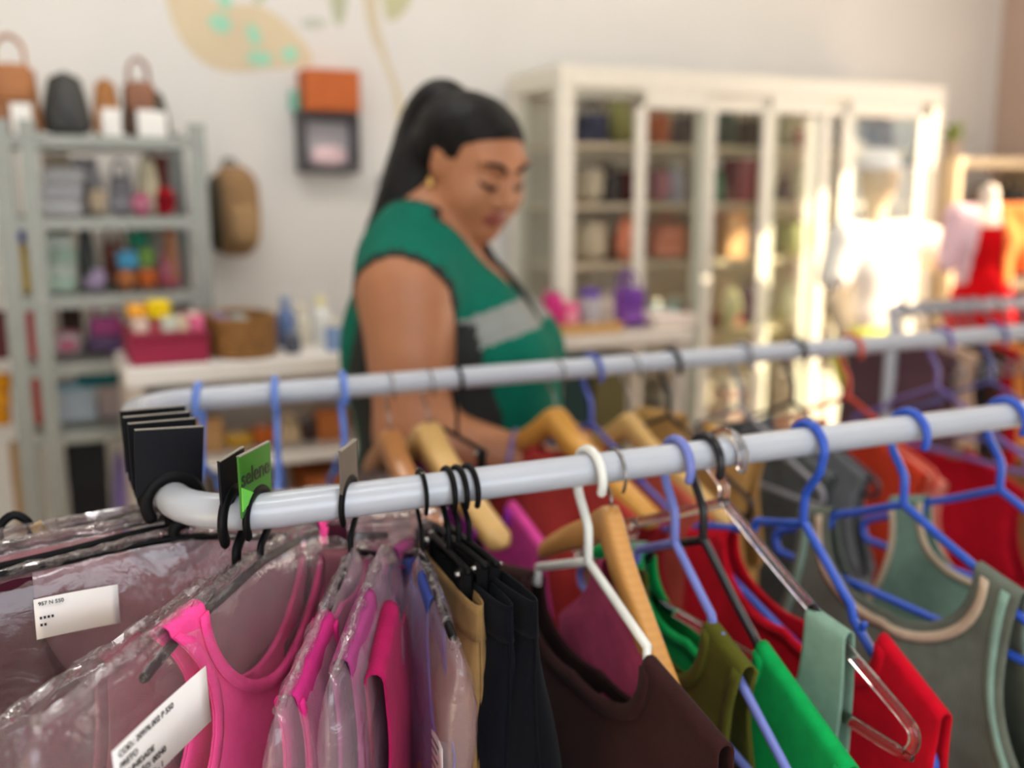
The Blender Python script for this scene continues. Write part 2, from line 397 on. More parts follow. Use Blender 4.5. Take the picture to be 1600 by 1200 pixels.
# ------------------------------------------------------------------ hangers (local frame: x towards the near end, z up, rail centre at 0)
def hook_path(drop, rin=0.021, rt=0.004, tip=-25, flip=False, neck=0.0):
    rc = rin+rt; zc = RR-rin-0.0005; pts = []
    zc -= 0.0
    for k in range(13):
        t = math.radians(tip+(205-tip)*k/12); pts.append((rc*math.cos(t), 0, zc+rc*math.sin(t)))
    zl = pts[-1][2]
    pts += [(-rc*0.80, 0, zl-(drop+zl)*0.16), (-rc*0.22, 0, zl-(drop+zl)*0.44), (-rc*0.02, 0, zl-(drop+zl)*0.60), (0, 0, -drop)]
    if flip: pts = [(-x, y, z) for x, y, z in pts]
    return catmull(pts, 3)
def place(px, sw, b=RB, z=RZ, roll=0.0, a=None):
    """matrix of the hanger frame at the rail point seen at pixel column px; sw swivels it about the hook"""
    if a is None: a = rail_a(px, b, z)
    near = math.radians(-65+sw)
    return W(a, b, z), near
def new_hanger(name, label, px, sw, b=RB, group=None, roll=0.0, a=None, dz=0.0):
    loc, rz = place(px, sw, b, a=a)
    t = thing(name, label, 'hanger', loc+Vector((0, 0, dz)), rz, group)
    t.rotation_euler = (0, roll, rz); return t
def tubular_hanger(label, px, sw, m, drop=0.09, L=0.19, slope=0.42, notch=0.105, loopbar=True, rt=0.004, b=RB, flip=False, rin=0.021, group=None, roll=0.0, name='plastic_hanger', a=None, step=0.010, tilt=0.0):
    t = new_hanger(name, label, px, sw, b, group, roll, a)
    obj('hook', MB().tube(hook_path(drop, rin, rt, flip=flip), rt, 10), m, t)
    za0 = lambda x: -drop-abs(x)*slope-x*tilt
    if loopbar:
        zl = -drop-L*slope-0.012
        pts = []
        for s in (1, -1):
            za = lambda x: za0(x*s)
            zl = -drop-L*slope-0.012-s*L*tilt
            st = step
            seg = [(0.004*s, 0, za(0)), (0.06*s, 0, za(0.06)), ((notch-0.004)*s, 0, za(notch-0.004)), (notch*s, 0, za(notch)-st*0.6), ((notch+0.010)*s, 0, za(notch+0.010)-st), (0.16*s, 0, za(0.16)-st), ((L-0.012)*s, 0, za(L-0.012)-st), (L*s, 0, za(L)-0.006-st), ((L-0.004)*s, 0, zl-0.010-st), ((L-0.02)*s, 0, zl-0.014-st)]
            pts.append(seg)
        zl = -drop-L*slope-0.012
        full = pts[0] + [(0.06, 0, zl-0.012-step-0.06*tilt), (-0.06, 0, zl-0.012-step+0.06*tilt)] + pts[1][::-1]
        obj('frame', MB().tube(catmull(full, 4, closed=True), rt, 10, closed=True), m, t)
    else:
        for s in (1, -1):
            za = lambda x: za0(x*s)
            obj('arm', MB().tube([(0, 0, za(0)), (notch*s, 0, za(notch))], rt, 10), m, t)
            tail = [(notch*s, 0, za(notch)), (notch*s, 0, za(notch)-0.018), ((notch+0.022)*s, 0, za(notch)-0.022), ((notch+0.024)*s, 0, za(notch)-0.014)]
            obj('strap_notch', MB().tube(tail, rt*0.9, 8), m, t)
    if loopbar:
        for s in (1, -1):
            x = notch*s; za = lambda q: za0(q*s)
            obj('strap_notch', MB().tube(catmull([(x, 0, za(notch)), (x+0.001*s, 0, za(notch)-0.013), (x+0.012*s, 0, za(notch)-0.018), (x+0.017*s, 0, za(notch)-0.010)], 3), rt*0.8, 8), m, t)
    return t
metal_m = mat('hook_wire', '#8d8a88', rough=0.25, metal=1.0, var=0.05)
def wooden_hanger(label, px, sw, m, drop=0.075, L=0.2, slope=0.42, b=RB, group=None, roll=0.0, a=None, flip=False, th=0.013):
    t = new_hanger('wooden_hanger', label, px, sw, b, group, roll, a)
    obj('wire_hook', MB().tube(hook_path(drop, 0.022, 0.0016, flip=flip), 0.0016, 8), metal_m, t)
    def f(u, v):
        x = (u*2-1)*L; ax = abs(x)/L
        zc = -drop-0.002-slope*L*(ax**1.15) + 0.012*math.exp(-(x/0.03)**2); h = 0.042*(1-0.4*ax) ; y0 = 0.020*ax**2
        w = th*(1-0.2*ax)*(0.15 if ax > 0.995 else 1)
        k = 2*math.pi*v; c, s_ = math.cos(k), math.sin(k)
        e = 0.55; sg = lambda q: math.copysign(abs(q)**e, q)
        return (x, y0+sg(c)*w/2, zc-h/2+sg(s_)*h/2*(0.15 if ax > 0.995 else 1))
    obj('body', MB().grid(f, 40, 14), m, t)
    return t

# ------------------------------------------------------------------ garments
def sstep(x, a, b):
    t = min(1, max(0, (x-a)/(b-a))); return t*t*(3-2*t)
def make_garment(name, label, cat, px, sw, fm, drop=0.09, slope=0.42, xi=0.07, xo=0.115, neck=0.13, back_neck=0.06, armd=0.19, xs=0.19, hem=0.22, length=0.62, puff=0.02, amp=0.008, freq=34.0, seed=1, b=RB, roll=0.0, dz=0.006, trim=None, trim_w=(0.0, 0.008), arm_trim=None, n=14, rows=44, group=None, inset=0.022, a=None, yshift=0.0, hang_extra=None, neck_p=2.2, parent=None, tilt=0.0):
    """sleeveless top or dress hung on a hanger: front and back cloth joined over the shoulders and at the side seams"""
    rnd = random.Random(seed); ph = [rnd.uniform(0, 6.28) for _ in range(6)]
    def inner(d, nk): return xi*(max(0, 1-(d/nk)**neck_p))**(1/1.7) if d < nk else 0.0
    def outer(d):
        if d < armd:
            t = d/armd; return xo+(xs-xo)*t**2.2-inset*math.sin(math.pi*t)*(1-t*0.4)
        t = (d-armd)/(length-armd); return xs+(hem-xs)*t
    def thick(d, x, ox, side):
        e = abs(x)/max(ox, 1e-4); e = min(1, e)
        edge = math.sqrt(max(0, 1-e**4)) if d >= armd*0.97 else 1-(0.35*e**2)*sstep(d, 0, armd)
        base = 0.0075+puff*sstep(d, 0.0, 0.22)+0.5*puff*sstep(d, 0.2, length)
        fold = amp*sstep(d, 0.05, 0.35)*(math.sin(x*freq+ph[0]+d*2.0)+0.6*math.sin(x*freq*1.9+ph[1]-d*3)+0.5*math.sin(x*freq*0.6+ph[2]+d*6))
        dent = amp*0.5*math.sin(d*26+x*14+ph[3+side])*sstep(d, 0.02, 0.12)*sstep(length, d, d+0.2) if amp else 0
        return max(0.0008, base*edge + (fold*(1 if side else -0.7)+dent)*edge)
    def zof(d, x):
        fade = 1-sstep(d, 0.0, 0.30); return -drop+dz-d-abs(x)*slope*(0.35+0.65*fade)-x*tilt*(0.4+0.6*fade)
    def P(d, x, ox, side):
        y = thick(d, x, ox, side)*(1 if side else -1)+yshift
        return (x, y, zof(d, x))
    ds = [armd*0.97*(k/16)**1.15 for k in range(17)]+[armd+(length-armd)*k/(rows-16) for k in range(rows-15)]
    # put rows where the neckline ends so its bottom is crisp
    mb = MB()
    for s in (1, -1):
        grid_rows = []
        for side, nk in ((1, neck), (0, back_neck)):
            dd = sorted(ds+[nk*k for k in (0.25, 0.5, 0.7, 0.84, 0.93, 0.98, 1.0)])
            rr = []
            for d in dd:
                i0, o0 = inner(d, nk), outer(d)
                rr.append([P(d, s*(i0+(o0-i0)*j/n), o0, side) for j in range(n+1)])
            grid_rows.append(rr)
        front, back = grid_rows
        arc = []
        for k in range(1, 5):
            t = math.pi*k/5; row = []
            for j in range(n+1):
                p, q = Vector(front[0][j]), Vector(back[0][j]); c = (p+q)/2; h = (p-q).length/2
                row.append(tuple(c+(p-c)*math.cos(t)+Vector((0, 0, h*math.sin(t)))))
            arc.append(row)
        R = front[::-1]+arc+back
        vs = [p for r in R for p in r]; m = n+1
        fs = [(i*m+j, i*m+j+1, (i+1)*m+j+1, (i+1)*m+j) for i in range(len(R)-1) for j in range(n)]
        mb.add(vs, fs)
    loc, rz = place(px, sw, b, a=a)
    t = thing(name, label, cat, loc, rz, group); t.rotation_euler = (0, roll, rz)
    obj('cloth', mb, fm, t, solid=0.0016, merge=0.0006)
    def ribbon(nm, path, side, w0, w1, m2, inward):
        V = []
        for i, (x, d) in enumerate(path):
            x0, d0 = path[max(0, i-1)]; x1, d1 = path[min(len(path)-1, i+1)]
            tx, td = x1-x0, d1-d0; L2 = math.hypot(tx, td) or 1; nx, nd = td/L2*inward, -tx/L2*inward
            row = []
            for w in (w0, (w0+w1)/2, w1):
                qx, qd = x+nx*w, max(0.0, d+nd*w); ox = outer(qd)
                y = (thick(qd, min(abs(qx), ox*0.98)*(1 if qx > 0 else -1), ox, side)+0.0022)*(1 if side else -1)+yshift
                row.append((qx, y, zof(qd, qx)))
            V.append(row)
        vs = [p for r in V for p in r]; fs = [(i*3+j, i*3+j+1, (i+1)*3+j+1, (i+1)*3+j) for i in range(len(V)-1) for j in range(2)]
        return obj(nm, MB().add(vs, fs), m2, t, solid=0.0022)
    if trim:
        for side, nk in ((1, neck), (0, back_neck)):
            q = [nk*math.sin(math.pi/2*k/14) for k in range(15)]
            path = [(inner(d, nk), d) for d in q]; path = path+[(-x, d) for x, d in path[::-1][1:]]
            ribbon('neck_binding', path, side, trim_w[0], trim_w[1], trim, 1)
    if arm_trim:
        for s in (1, -1):
            for side in (1, 0):
                path = [(s*outer(armd*k/12), armd*k/12) for k in range(13)]
                ribbon('armhole_binding', path, side, trim_w[0], trim_w[1], arm_trim, -s)
    return t
bagm = film('clear_film'); hazym = film('hazy_film', (0.97, 0.94, 0.96), 0.20, (0.72, 0.50, 0.60))
def make_bag(label, px, sw, drop=0.06, slope=0.22, half=0.22, length=0.66, th=0.012, seed=1, b=RB, roll=0.0, a=None, group='clear garment bags', m=None, gather=True, asym=0.0):
    rnd = random.Random(seed); o1 = Vector((rnd.uniform(-9, 9), rnd.uniform(-9, 9), 0))
    loc, rz = place(px, sw, b, a=a)
    t = thing('garment_bag', label, 'bag', loc, rz, group); t.rotation_euler = (0, roll, rz)
    mb = MB()
    nu, nv = 44, 34
    def wr(x, z): return 0.004*noise.noise(Vector((x*28, z*9, 0))+o1)+0.0022*noise.noise(Vector((x*70, z*45, 3))+o1)
    for side in (1, -1):
        def f(u, v):
            x = (u*2-1)*half + asym; d = v*length; e = abs(u*2-1)
            z = -drop+0.010-abs(x)*slope*(1-0.25*v) - d
            y = side*(0.004+th*sstep(d, 0, 0.06)*math.sqrt(max(0, 1-e**6))+0.3*th*v) + wr(x, z)*(1+side*0.5)
            if e > 0.985: y = wr(x, z)
            if v == 0: y = wr(x, z)*0.6
            return (x, y, z)
        mb.grid(f, nu, nv)
    obj('film', mb, m or bagm, t, merge=0.0004)
    if gather:
        # film bunched along the hanger arms: a crumpled roll
        g = MB()
        for s in (1, -1):
            pts = []; rr = []
            for k in range(26):
                x = s*(0.012+(half-0.03)*k/25)+asym*0.0
                pts.append((x, 0.002*noise.noise(Vector((x*60, 1, 0))+o1), -drop+0.006-abs(x)*slope+0.003*noise.noise(Vector((x*45, 7, 0))+o1)))
                rr.append(0.0045*(1+0.5*noise.noise(Vector((x*90, 3, 0))+o1)))
            g.tube(pts, rr, 9)
        gv = []
        for p in g.v:
            q = Vector(p); k = noise.noise(q*170+o1); gv.append(tuple(q+Vector((0, 0.0025*k, 0.003*noise.noise(q*150-o1)))))
        g.v = gv
        obj('gathered_edge', g, film('gathered_film', (0.90, 0.87, 0.88), 0.03, (0.7, 0.62, 0.63), 90, 1.0, 0.016, 0.04, 0.85), t)
    return t
blk = plastic('#050507', 0.5, 0.18)
def flag_hanger(label, px, sw, flag_m=None, flag_w=0.056, flag_h=0.060, drop=0.052, L=0.19, slope=0.16, b=RB, a=None, roll=0.0, group=None, hang=True, lean=0.0, clips=False, thick=0.0045, fx=0.0):
    """slim black hanger whose hook carries a small card-like flag standing above the rail"""
    t = new_hanger('flag_hanger', label, px, sw, b, group, roll, a)
    hp = hook_path(drop, 0.0175, thick, tip=-35)
    obj('hook', MB().tube(hp, thick, 10, flat=0.6), blk, t)
    w2 = flag_w/2; z0 = RR-0.008
    out = [(fx-w2*0.94, z0-0.012), (fx-0.016, z0+0.004), (fx+0.016, z0+0.004), (fx+w2*0.94, z0-0.004), (fx+w2, z0+flag_h), (fx-w2, z0+flag_h)]
    mbf = MB().prism(out, -0.0012, 0.0012)
    fl = obj('flag', mbf, flag_m or mat('flag_black', '#07080f', rough=0.55, var=0.05, spec=0.2), t, smooth=False, bevel=0.0006)
    obj('edge_line', MB().box((fx, 0, z0+flag_h-0.0004), (flag_w*0.98, 0.0032, 0.0009)), mat('flag_edge', '#8a8378', rough=0.5), fl, smooth=False)
    za = lambda x: -drop-abs(x)*slope
    obj('arms', MB().tube(catmull([(-L, 0, za(L)), (-L*0.5, 0, za(L*0.5)), (0, 0, -drop+0.001), (L*0.5, 0, za(L*0.5)), (L, 0, za(L))], 5), 0.0038, 8), blk, t)
    if clips:
        for s in (1, -1): obj('strap_clip', MB().box((s*L*0.62, 0, za(L*0.62)-0.012), (0.022, 0.012, 0.04), 0.003), blk, t, smooth=False)
    return t, fl
# ------------------------------------------------------------------ clothes on the near rail, from the bend to the right
# hangers on the end pipe: their cards stand above the bend, their bags reach out to the left
side_sw = -90
flags = ['black card flag hanger on the rounded rail end, foremost of four', 'black card flag hanger on the rounded rail end, second from the front', 'black card flag hanger on the rounded rail end, third from the front', 'black card flag hanger on the rounded rail end, rearmost and highest of four']
for i, (bb, sw, rl) in enumerate(((0.893, -84, 0.06), (0.925, -86, 0.02), (0.955, -90, 0.0), (0.985, -90, 0.0))):
    flag_hanger(flags[i], 0, sw, b=bb, a=SA+0.001, roll=rl*-1, group='black flag hangers on the rail end', flag_w=0.058, flag_h=0.056, drop=0.036, slope=0.10, L=0.2, clips=False, thick=0.0055, fx=0.004)
wine = fabric('#4a1526')
make_garment('camisole', 'dark wine camisole in the leftmost clear bag', 'top', 0, -84, fabric('#3a1220'), drop=0.045, slope=0.10, xi=0.115, xo=0.155, neck=0.20, back_neck=0.16, armd=0.2, xs=0.18, hem=0.2, length=0.5, puff=0.006, amp=0.003, b=0.893, a=SA, seed=3, inset=0.0)
make_bag('clear bag over the dark wine camisole, foremost on the rail end', 0, -84, drop=0.034, slope=0.10, half=0.265, length=0.6, th=0.012, seed=4, b=0.893, a=SA, m=film('film_rosy', (0.97, 0.94, 0.95), 0.08, (0.66, 0.46, 0.48)))
for i, (bb, lab) in enumerate(((0.930, 'clear bag second from the front on the rail end'), (0.965, 'clear bag third from the front on the rail end'))):
    make_bag(lab, 0, -87, drop=0.030, slope=0.05, half=0.25, length=0.58, th=0.010, seed=6+i, b=bb, a=SA)
    make_garment('camisole', ['mauve camisole in the second bag on the rail end', 'dark plum camisole in the third bag on the rail end'][i], 'top', 0, -87, fabric(['#9a6a70', '#5a3440'][i]), drop=0.045, slope=0.07, xi=0.04, xo=0.19, neck=0.04, back_neck=0.03, armd=0.2, xs=0.19, hem=0.2, length=0.5, puff=0.004, amp=0.003, b=bb, a=SA, seed=8+i, inset=0.0)
for i, (x, y, bb) in enumerate(((22, 835, 0.965), (18, 880, 0.930))):
    ha, hz = at_b(x, y-20, bb)
    t = thing('strap_clip', ['black clip with a tan pad on the rearmost bag at the left edge', 'black clip with a tan pad on the middle bag at the left edge'][i], 'clip', W(ha, bb, hz), PHI, 'tan padded clips')
    obj('jaw', MB().tube(catmull([(-0.012, 0, -0.022), (-0.012, 0, -0.004), (0.0, 0, 0.006), (0.012, 0, -0.004), (0.013, 0, -0.022)], 4), 0.004, 8), blk, t)
    obj('pad', MB().box((0.022, -0.006, -0.014), (0.011, 0.004, 0.026), 0.001, R3('Y', -0.45)), mat('kraft_pad', '#b59a72', rough=0.8), t, smooth=False)

white_label = mat('label_paper', '#e9e4e2', rough=0.6, var=0.02)
ink = mat('label_ink', '#1b1a20', rough=0.7)
def sticker(label, host, x, z, y, w, h, lines, size, side=1, tilt=0.0):
    """white paper label stuck on the film, read from the host's +y side (side=1) or -y side (side=-1)"""
    t = thing('paper_label', label, 'label', (0, 0, 0), 0)
    M = host.matrix_basis.copy() @ Matrix.Translation((x, y*side, z))
    if side > 0: M = M @ Matrix.Rotation(math.pi, 4, 'Z')
    t.matrix_basis = M @ Matrix.Rotation(tilt, 4, 'Y')
    nx = 10; vs = []; fs = []
    for i in range(nx+1):
        u = i/nx
        for v in (0, 1): vs.append(((u-0.5)*w, 0.0012*math.sin(u*3.1), (v-0.5)*h))
    for i in range(nx): fs.append((i*2, i*2+1, i*2+3, i*2+2))
    obj('paper', MB().add(vs, fs), white_label, t, solid=0.0003)
    for k, ln in enumerate(lines):
        if not ln: continue
        if ln[0] == '#':                      # print too small to read: a short dashed line of ink
            bar = MB(); x = -w*0.45; n = float(ln[1:])/1000
            while x < -w*0.45+n: bar.box((x+0.0011, -0.0006, h*0.5-h*0.06-size*0.5-k*size*1.36), (0.0018, 0.0002, size*0.5)); x += 0.0029
            obj('print', bar, ink, t, smooth=False); continue
        Mx = Matrix.Translation((-w*0.5+w*0.05, -0.0004, h*0.5-h*0.06-size*0.85-k*size*1.36)) @ Matrix.Rotation(math.pi/2, 4, 'X')
        text_mesh('print', ln, size, ink, t, Mx, 0.00015, bold=0.00005)
    return t
# black flag hanger and the green-flag hanger beside the bend
t_b, _ = flag_hanger('black card flag hanger just left of the green lettered flag', 366, -33, flag_w=0.05, flag_h=0.045, drop=0.045, slope=0.12, thick=0.0062, L=0.16, fx=0.0)
t_g, fl = flag_hanger('black hanger with a green lettered card flag on the near rail', 404, -38, flag_m=mat('flag_green', '#2f6b1a', rough=0.4, var=0.08, spec=0.3), flag_w=0.055, flag_h=0.048, drop=0.045, slope=0.05, L=0.13, fx=0.003)
ftxt = Matrix.Translation((0.003+0.026, 0.0015, RR+0.014)) @ Matrix.Rotation(math.pi, 4, 'Z') @ Matrix.Rotation(math.pi/2, 4, 'X')
text_mesh('lettering', 'selene', 0.0195, mat('flag_ink', '#10140f', rough=0.4), fl, ftxt, 0.0002, bold=0.0002)
obj('bright_corner', MB().prism([(0.003+0.026, RR-0.006), (0.003+0.003, RR+0.003), (0.003+0.026, RR+0.014)], 0.0010, 0.0018), mat('flag_lime', '#62c838', rough=0.3), fl, smooth=False)
pink = fabric('#fb4c98')
PK = dict(drop=0.046, slope=0.05, roll=0.0)
make_garment('tank_top', 'bright pink tank top in the clear bag with the printed label', 'top', 404, -40, pink, xi=0.098, xo=0.142, neck=0.10, back_neck=0.10, armd=0.2, xs=0.18, hem=0.19, length=0.5, puff=0.006, amp=0.004, seed=11, inset=0.062, neck_p=1.7, trim=pink, trim_w=(0.0, 0.010), arm_trim=pink, **PK)
pb = make_bag('clear bag over the bright pink tank top', 404, -40, drop=0.040, slope=0.05, half=0.285, length=0.62, th=0.014, seed=12)
sticker('white printed stock label on the pink tank top bag', pb, 0.184, -0.096, 0.027, 0.107, 0.044, ['COD.: 20976.002 P 550', 'PRETO', '1   UNIDADE', 'COLE\u00c7\u00c3O: 00240', 'END.: TA -28 - 1'], 0.0061, tilt=-0.06)
make_bag('clear bag hung on the black flag hanger beside the rail bend', 366, -56, drop=0.046, slope=0.20, half=0.25, length=0.6, th=0.010, seed=14)
make_garment('camisole', 'mauve pink camisole in the bag beside the rail bend', 'top', 366, -56, fabric('#8a5560'), drop=0.056, slope=0.20, xi=0.10, xo=0.135, neck=0.2, back_neck=0.1, armd=0.2, xs=0.19, hem=0.2, length=0.5, puff=0.004, amp=0.003, seed=15, inset=0.0)
sticker('white printed stock label on the dark wine camisole bag', bpy.data.objects['garment_bag'], 0.085, -0.077, 0.020, 0.064, 0.034, ['957 N 550', '', '#9', '#5'], 0.0044)

# magenta bags
flag_hanger('black hanger with a grey card flag seen edge-on above the rail', 546, -34, flag_m=mat('flag_grey', '#5e5248', rough=0.6), flag_w=0.045, flag_h=0.042, drop=0.05, slope=0.34, thick=0.0042, L=0.12)
mg = fabric('#c02c78')
make_garment('dress', 'magenta dress in the clear bag under the grey flag', 'dress', 546, -34, mg, drop=0.06, slope=0.34, xi=0.07, xo=0.155, neck=0.06, back_neck=0.04, armd=0.17, xs=0.172, hem=0.175, length=0.6, puff=0.006, amp=0.004, seed=21, inset=0.02, trim=fabric('#d82d80'), trim_w=(0, 0.006), arm_trim=fabric('#d82d80'))
make_bag('clear bag over the magenta dress', 546, -34, drop=0.05, slope=0.34, half=0.19, length=0.66, th=0.016, seed=22, m=hazym)
make_garment('dress', 'plum purple dress in a clear bag behind the magenta one', 'dress', 590, -30, fabric('#9a3c74'), drop=0.066, slope=0.22, xi=0.05, xo=0.14, neck=0.04, back_neck=0.03, armd=0.17, xs=0.16, hem=0.17, length=0.6, puff=0.006, amp=0.005, seed=23, inset=0.02)
make_bag('clear bag over the plum purple dress', 590, -30, drop=0.058, slope=0.22, half=0.175, length=0.66, th=0.016, seed=24, m=hazym)
make_garment('dress', 'crimson dress hanging between the bagged magenta and blue clothes', 'dress', 615, -26, fabric('#a01850'), drop=0.085, slope=0.25, xi=0.04, xo=0.13, neck=0.03, back_neck=0.03, armd=0.17, xs=0.15, hem=0.17, length=0.62, puff=0.006, amp=0.006, seed=25, inset=0.02)
# blue garment in a bag
flag_hanger('slim black hanger with a narrow hook in front of the wooden hangers', 658, -6, flag_w=0.02, flag_h=0.012, drop=0.06, slope=0.35, thick=0.0032, L=0.10)
make_garment('top', 'royal blue top in a narrow clear bag', 'top', 658, -6, fabric('#3c4c96'), drop=0.075, slope=0.35, xi=0.015, xo=0.05, neck=0.02, back_neck=0.02, armd=0.14, xs=0.09, hem=0.11, length=0.55, puff=0.006, amp=0.003, seed=31, inset=0.01)
bb_ = make_bag('narrow clear bag over the royal blue top', 658, -6, drop=0.062, slope=0.4, half=0.125, length=0.6, th=0.014, seed=32, m=hazym)
sticker('slanted white printed label on the narrow blue bag', bb_, 0.105, -0.062-0.07-0.07, 0.016, 0.034, 0.046, ['#22', '#16', '#20', '#9'], 0.0055, side=-1)
# khaki shorts and dark trousers on clip hangers
def clip_hanger(label, px, sw, L=0.13, drop=0.085, b=RB, cm=None, flip=False):
    t = new_hanger('clip_hanger', label, px, sw, b)
    obj('hook', MB().tube(hook_path(drop, 0.0185, 0.0028, tip=-30, flip=flip), 0.0028, 8), cm or blk, t)
    obj('bar', MB().tube([(-L, 0, -drop), (L, 0, -drop)], 0.0035, 8), cm or blk, t)
    for s in (1, -1):
        obj('clip', MB().box((s*L*0.86, 0, -drop-0.016), (0.014, 0.012, 0.034), 0.003), cm or blk, t, smooth=False)
        obj('pin', MB().tube([(s*L*0.86, -0.008, -drop-0.004), (s*L*0.86, 0.008, -drop-0.004)], 0.0028, 8), metal_m, t)
    return t
def trousers(name, label, px, sw, m, drop=0.085, half=0.125, length=0.7, th=0.02, seed=1, b=RB, cat='trousers', band=0.028, hemband=0.0, flare=1.0, y0=0.0):
    loc, rz = place(px, sw, b)
    t = thing(name, label, cat, loc, rz); rnd = random.Random(seed); p1, p2, p3 = [rnd.uniform(0, 6) for _ in range(3)]
    z0 = -drop-0.026
    def f(u, v, extra=0.0, za=0.0, zb=1.0):
        k = 2*math.pi*u; c, s_ = math.cos(k), math.sin(k); sg = lambda q, e: math.copysign(abs(q)**e, q)
        vv = za+(zb-za)*v; d = vv*length; g = 1+(flare-1)*vv
        x = sg(c, 0.45)*half*g; y = sg(s_, 0.8)*(0.006+th*sstep(d, 0.0, 0.12))*(1+0.35*math.sin(x*40+p1)*sstep(d, 0.03, 0.2)+0.2*math.sin(x*75+p2+d*8)*sstep(d, 0.03, 0.2))
        return (x*(1+extra/half), y0+y*(1+extra/0.012)+0.006*math.sin(d*18+p3)*sstep(d, 0.03, 0.2), z0-d)
    obj('cloth', MB().grid(lambda u, v: f(u, v), 56, 30, closed_u=True), m, t, solid=0.0018)
    obj('waistband', MB().grid(lambda u, v: f(u, v, 0.0016, -0.004/length, band/length), 56, 4, closed_u=True), m, t, solid=0.0015)
    if hemband: obj('hem', MB().grid(lambda u, v: f(u, v, 0.0016, 1-hemband/length, 1.004), 56, 4, closed_u=True), m, t, solid=0.0015)
    obj('seam', MB().tube([f(0, v/20, 0.002) for v in range(21)], 0.0012, 6), m, t)
    return t
clip_hanger('black clip hanger holding the khaki shorts', 700, -4, L=0.055, drop=0.06)
trousers('shorts', 'khaki brown shorts clipped beside the narrow blue bag', 700, -4, fabric('#8a6c44'), drop=0.056, half=0.085, length=0.20, th=0.022, seed=3, cat='shorts', hemband=0.022, flare=1.1)
navy = fabric('#070912')
clip_hanger('black clip hanger holding the first dark trousers beside the shorts', 716, 0, L=0.06, drop=0.055)
trousers('trousers', 'blackish navy trousers right beside the khaki shorts', 716, 0, navy, drop=0.05, half=0.11, length=0.75, th=0.018, seed=4)
clip_hanger('black clip hanger holding the second dark trousers next to the brown dress', 733, 0, L=0.06, drop=0.055)
trousers('trousers', 'black trousers right next to the dark brown dress', 738, 2, fabric('#090a10'), half=0.12, length=0.78, th=0.022, seed=5, drop=0.045)

# white hanger with the dark brown dress
tubular_hanger('white plastic hanger holding the dark brown dress', 921, 0, plastic('#dcdcd6', 0.3), drop=0.092, notch=0.108, slope=0.40, loopbar=False, rt=0.0046, L=0.13)
brown = fabric('#321a19')
make_garment('dress', 'dark brown scoop-neck dress on the white hanger', 'dress', 921, 0, brown, drop=0.128, slope=0.24, xi=0.112, xo=0.225, neck=0.088, back_neck=0.08, armd=0.20, xs=0.235, hem=0.28, length=0.8, puff=0.020, amp=0.006, seed=41, inset=0.0, neck_p=2.8, trim=brown, trim_w=(0.0, 0.014))
# wooden hanger with the pink top
wooden_hanger('wooden hanger with a wire hook beside the white hanger', 962, -5, wood('#c88f4d'), drop=0.052, L=0.2, slope=0.74, th=0.022, roll=0.2)
make_garment('top', 'dusty pink top on the wooden hanger, seen inside the brown neckline', 'top', 966, -5, fabric('#b8486f'), drop=0.105, slope=0.45, xi=0.02, xo=0.05, neck=0.02, back_neck=0.02, armd=0.05, xs=0.14, hem=0.16, length=0.6, puff=0.01, amp=0.005, seed=42, inset=0.01)
# lavender hanger with the olive top
tubular_hanger('lavender blue plastic hanger holding the olive top', 1058, -3, plastic('#6c77bd', 0.35), drop=0.09, notch=0.074, slope=0.54, L=0.215, rt=0.0046, tilt=0.13)
olive = fabric('#55551c', 130)
make_garment('tank_top', 'olive green ribbed tank top on the lavender blue hanger', 'top', 1058, -3, olive, drop=0.132, slope=0.32, xi=0.070, xo=0.134, neck=0.105, back_neck=0.09, armd=0.19, xs=0.17, hem=0.18, length=0.5, puff=0.014, amp=0.006, seed=43, inset=0.02, trim=olive, arm_trim=olive, trim_w=(0, 0.012))
# black hanger with the green tank
tubular_hanger('black plastic hanger holding the emerald green tank top', 1103, 0, plastic('#15141a', 0.3), drop=0.092, notch=0.096, slope=0.585, L=0.2, rt=0.0046, tilt=0.20)
green = fabric('#0c9a4c', 130)
make_garment('tank_top', 'emerald green tank top on the black hanger', 'top', 1103, 0, green, tilt=0.12, drop=0.122, slope=0.38, xi=0.10, xo=0.225, neck=0.09, back_neck=0.08, armd=0.19, xs=0.235, hem=0.24, length=0.55, puff=0.022, amp=0.006, seed=44, inset=0.012, trim=green, arm_trim=green, trim_w=(0, 0.012))
# clear hanger with the sage strappy top
clearm = mat('clear_plastic', '#f4f1f1', rough=0.04, var=0.0, trans=1.0, ior=1.42)
tubular_hanger('clear transparent plastic hanger with a looped end', 1134, 12, clearm, drop=0.055, notch=0.128, slope=0.54, L=0.228, rt=0.0055, rin=0.018, step=0.0, tilt=0.12)
sage = fabric('#7d9a8a', 130)
make_garment('camisole', 'pale sage camisole with one strap over the clear hanger', 'top', 1134, 12, sage, drop=0.112, slope=0.26, xi=0.112, xo=0.157, neck=0.24, back_neck=0.24, armd=0.26, xs=0.14, hem=0.15, length=0.42, puff=0.008, amp=0.004, seed=45, inset=-0.004)
# bright blue hanger with the red top
bluem = plastic('#2a52b8', 0.35)
tubular_hanger('bright blue plastic hanger holding the red top', 1262, 0, bluem, drop=0.092, notch=0.08, slope=0.535, L=0.195, rt=0.0048, flip=True, tilt=0.28)
red = fabric('#bf0820')
make_garment('tank_top', 'bright red wide-shouldered tank top on the blue hanger', 'top', 1262, 0, red, tilt=0.13, drop=0.113, slope=0.42, xi=0.122, xo=0.205, neck=0.10, back_neck=0.10, armd=0.2, xs=0.21, hem=0.22, length=0.6, puff=0.018, amp=0.006, seed=46, inset=0.004, trim=red, trim_w=(0, 0.012))
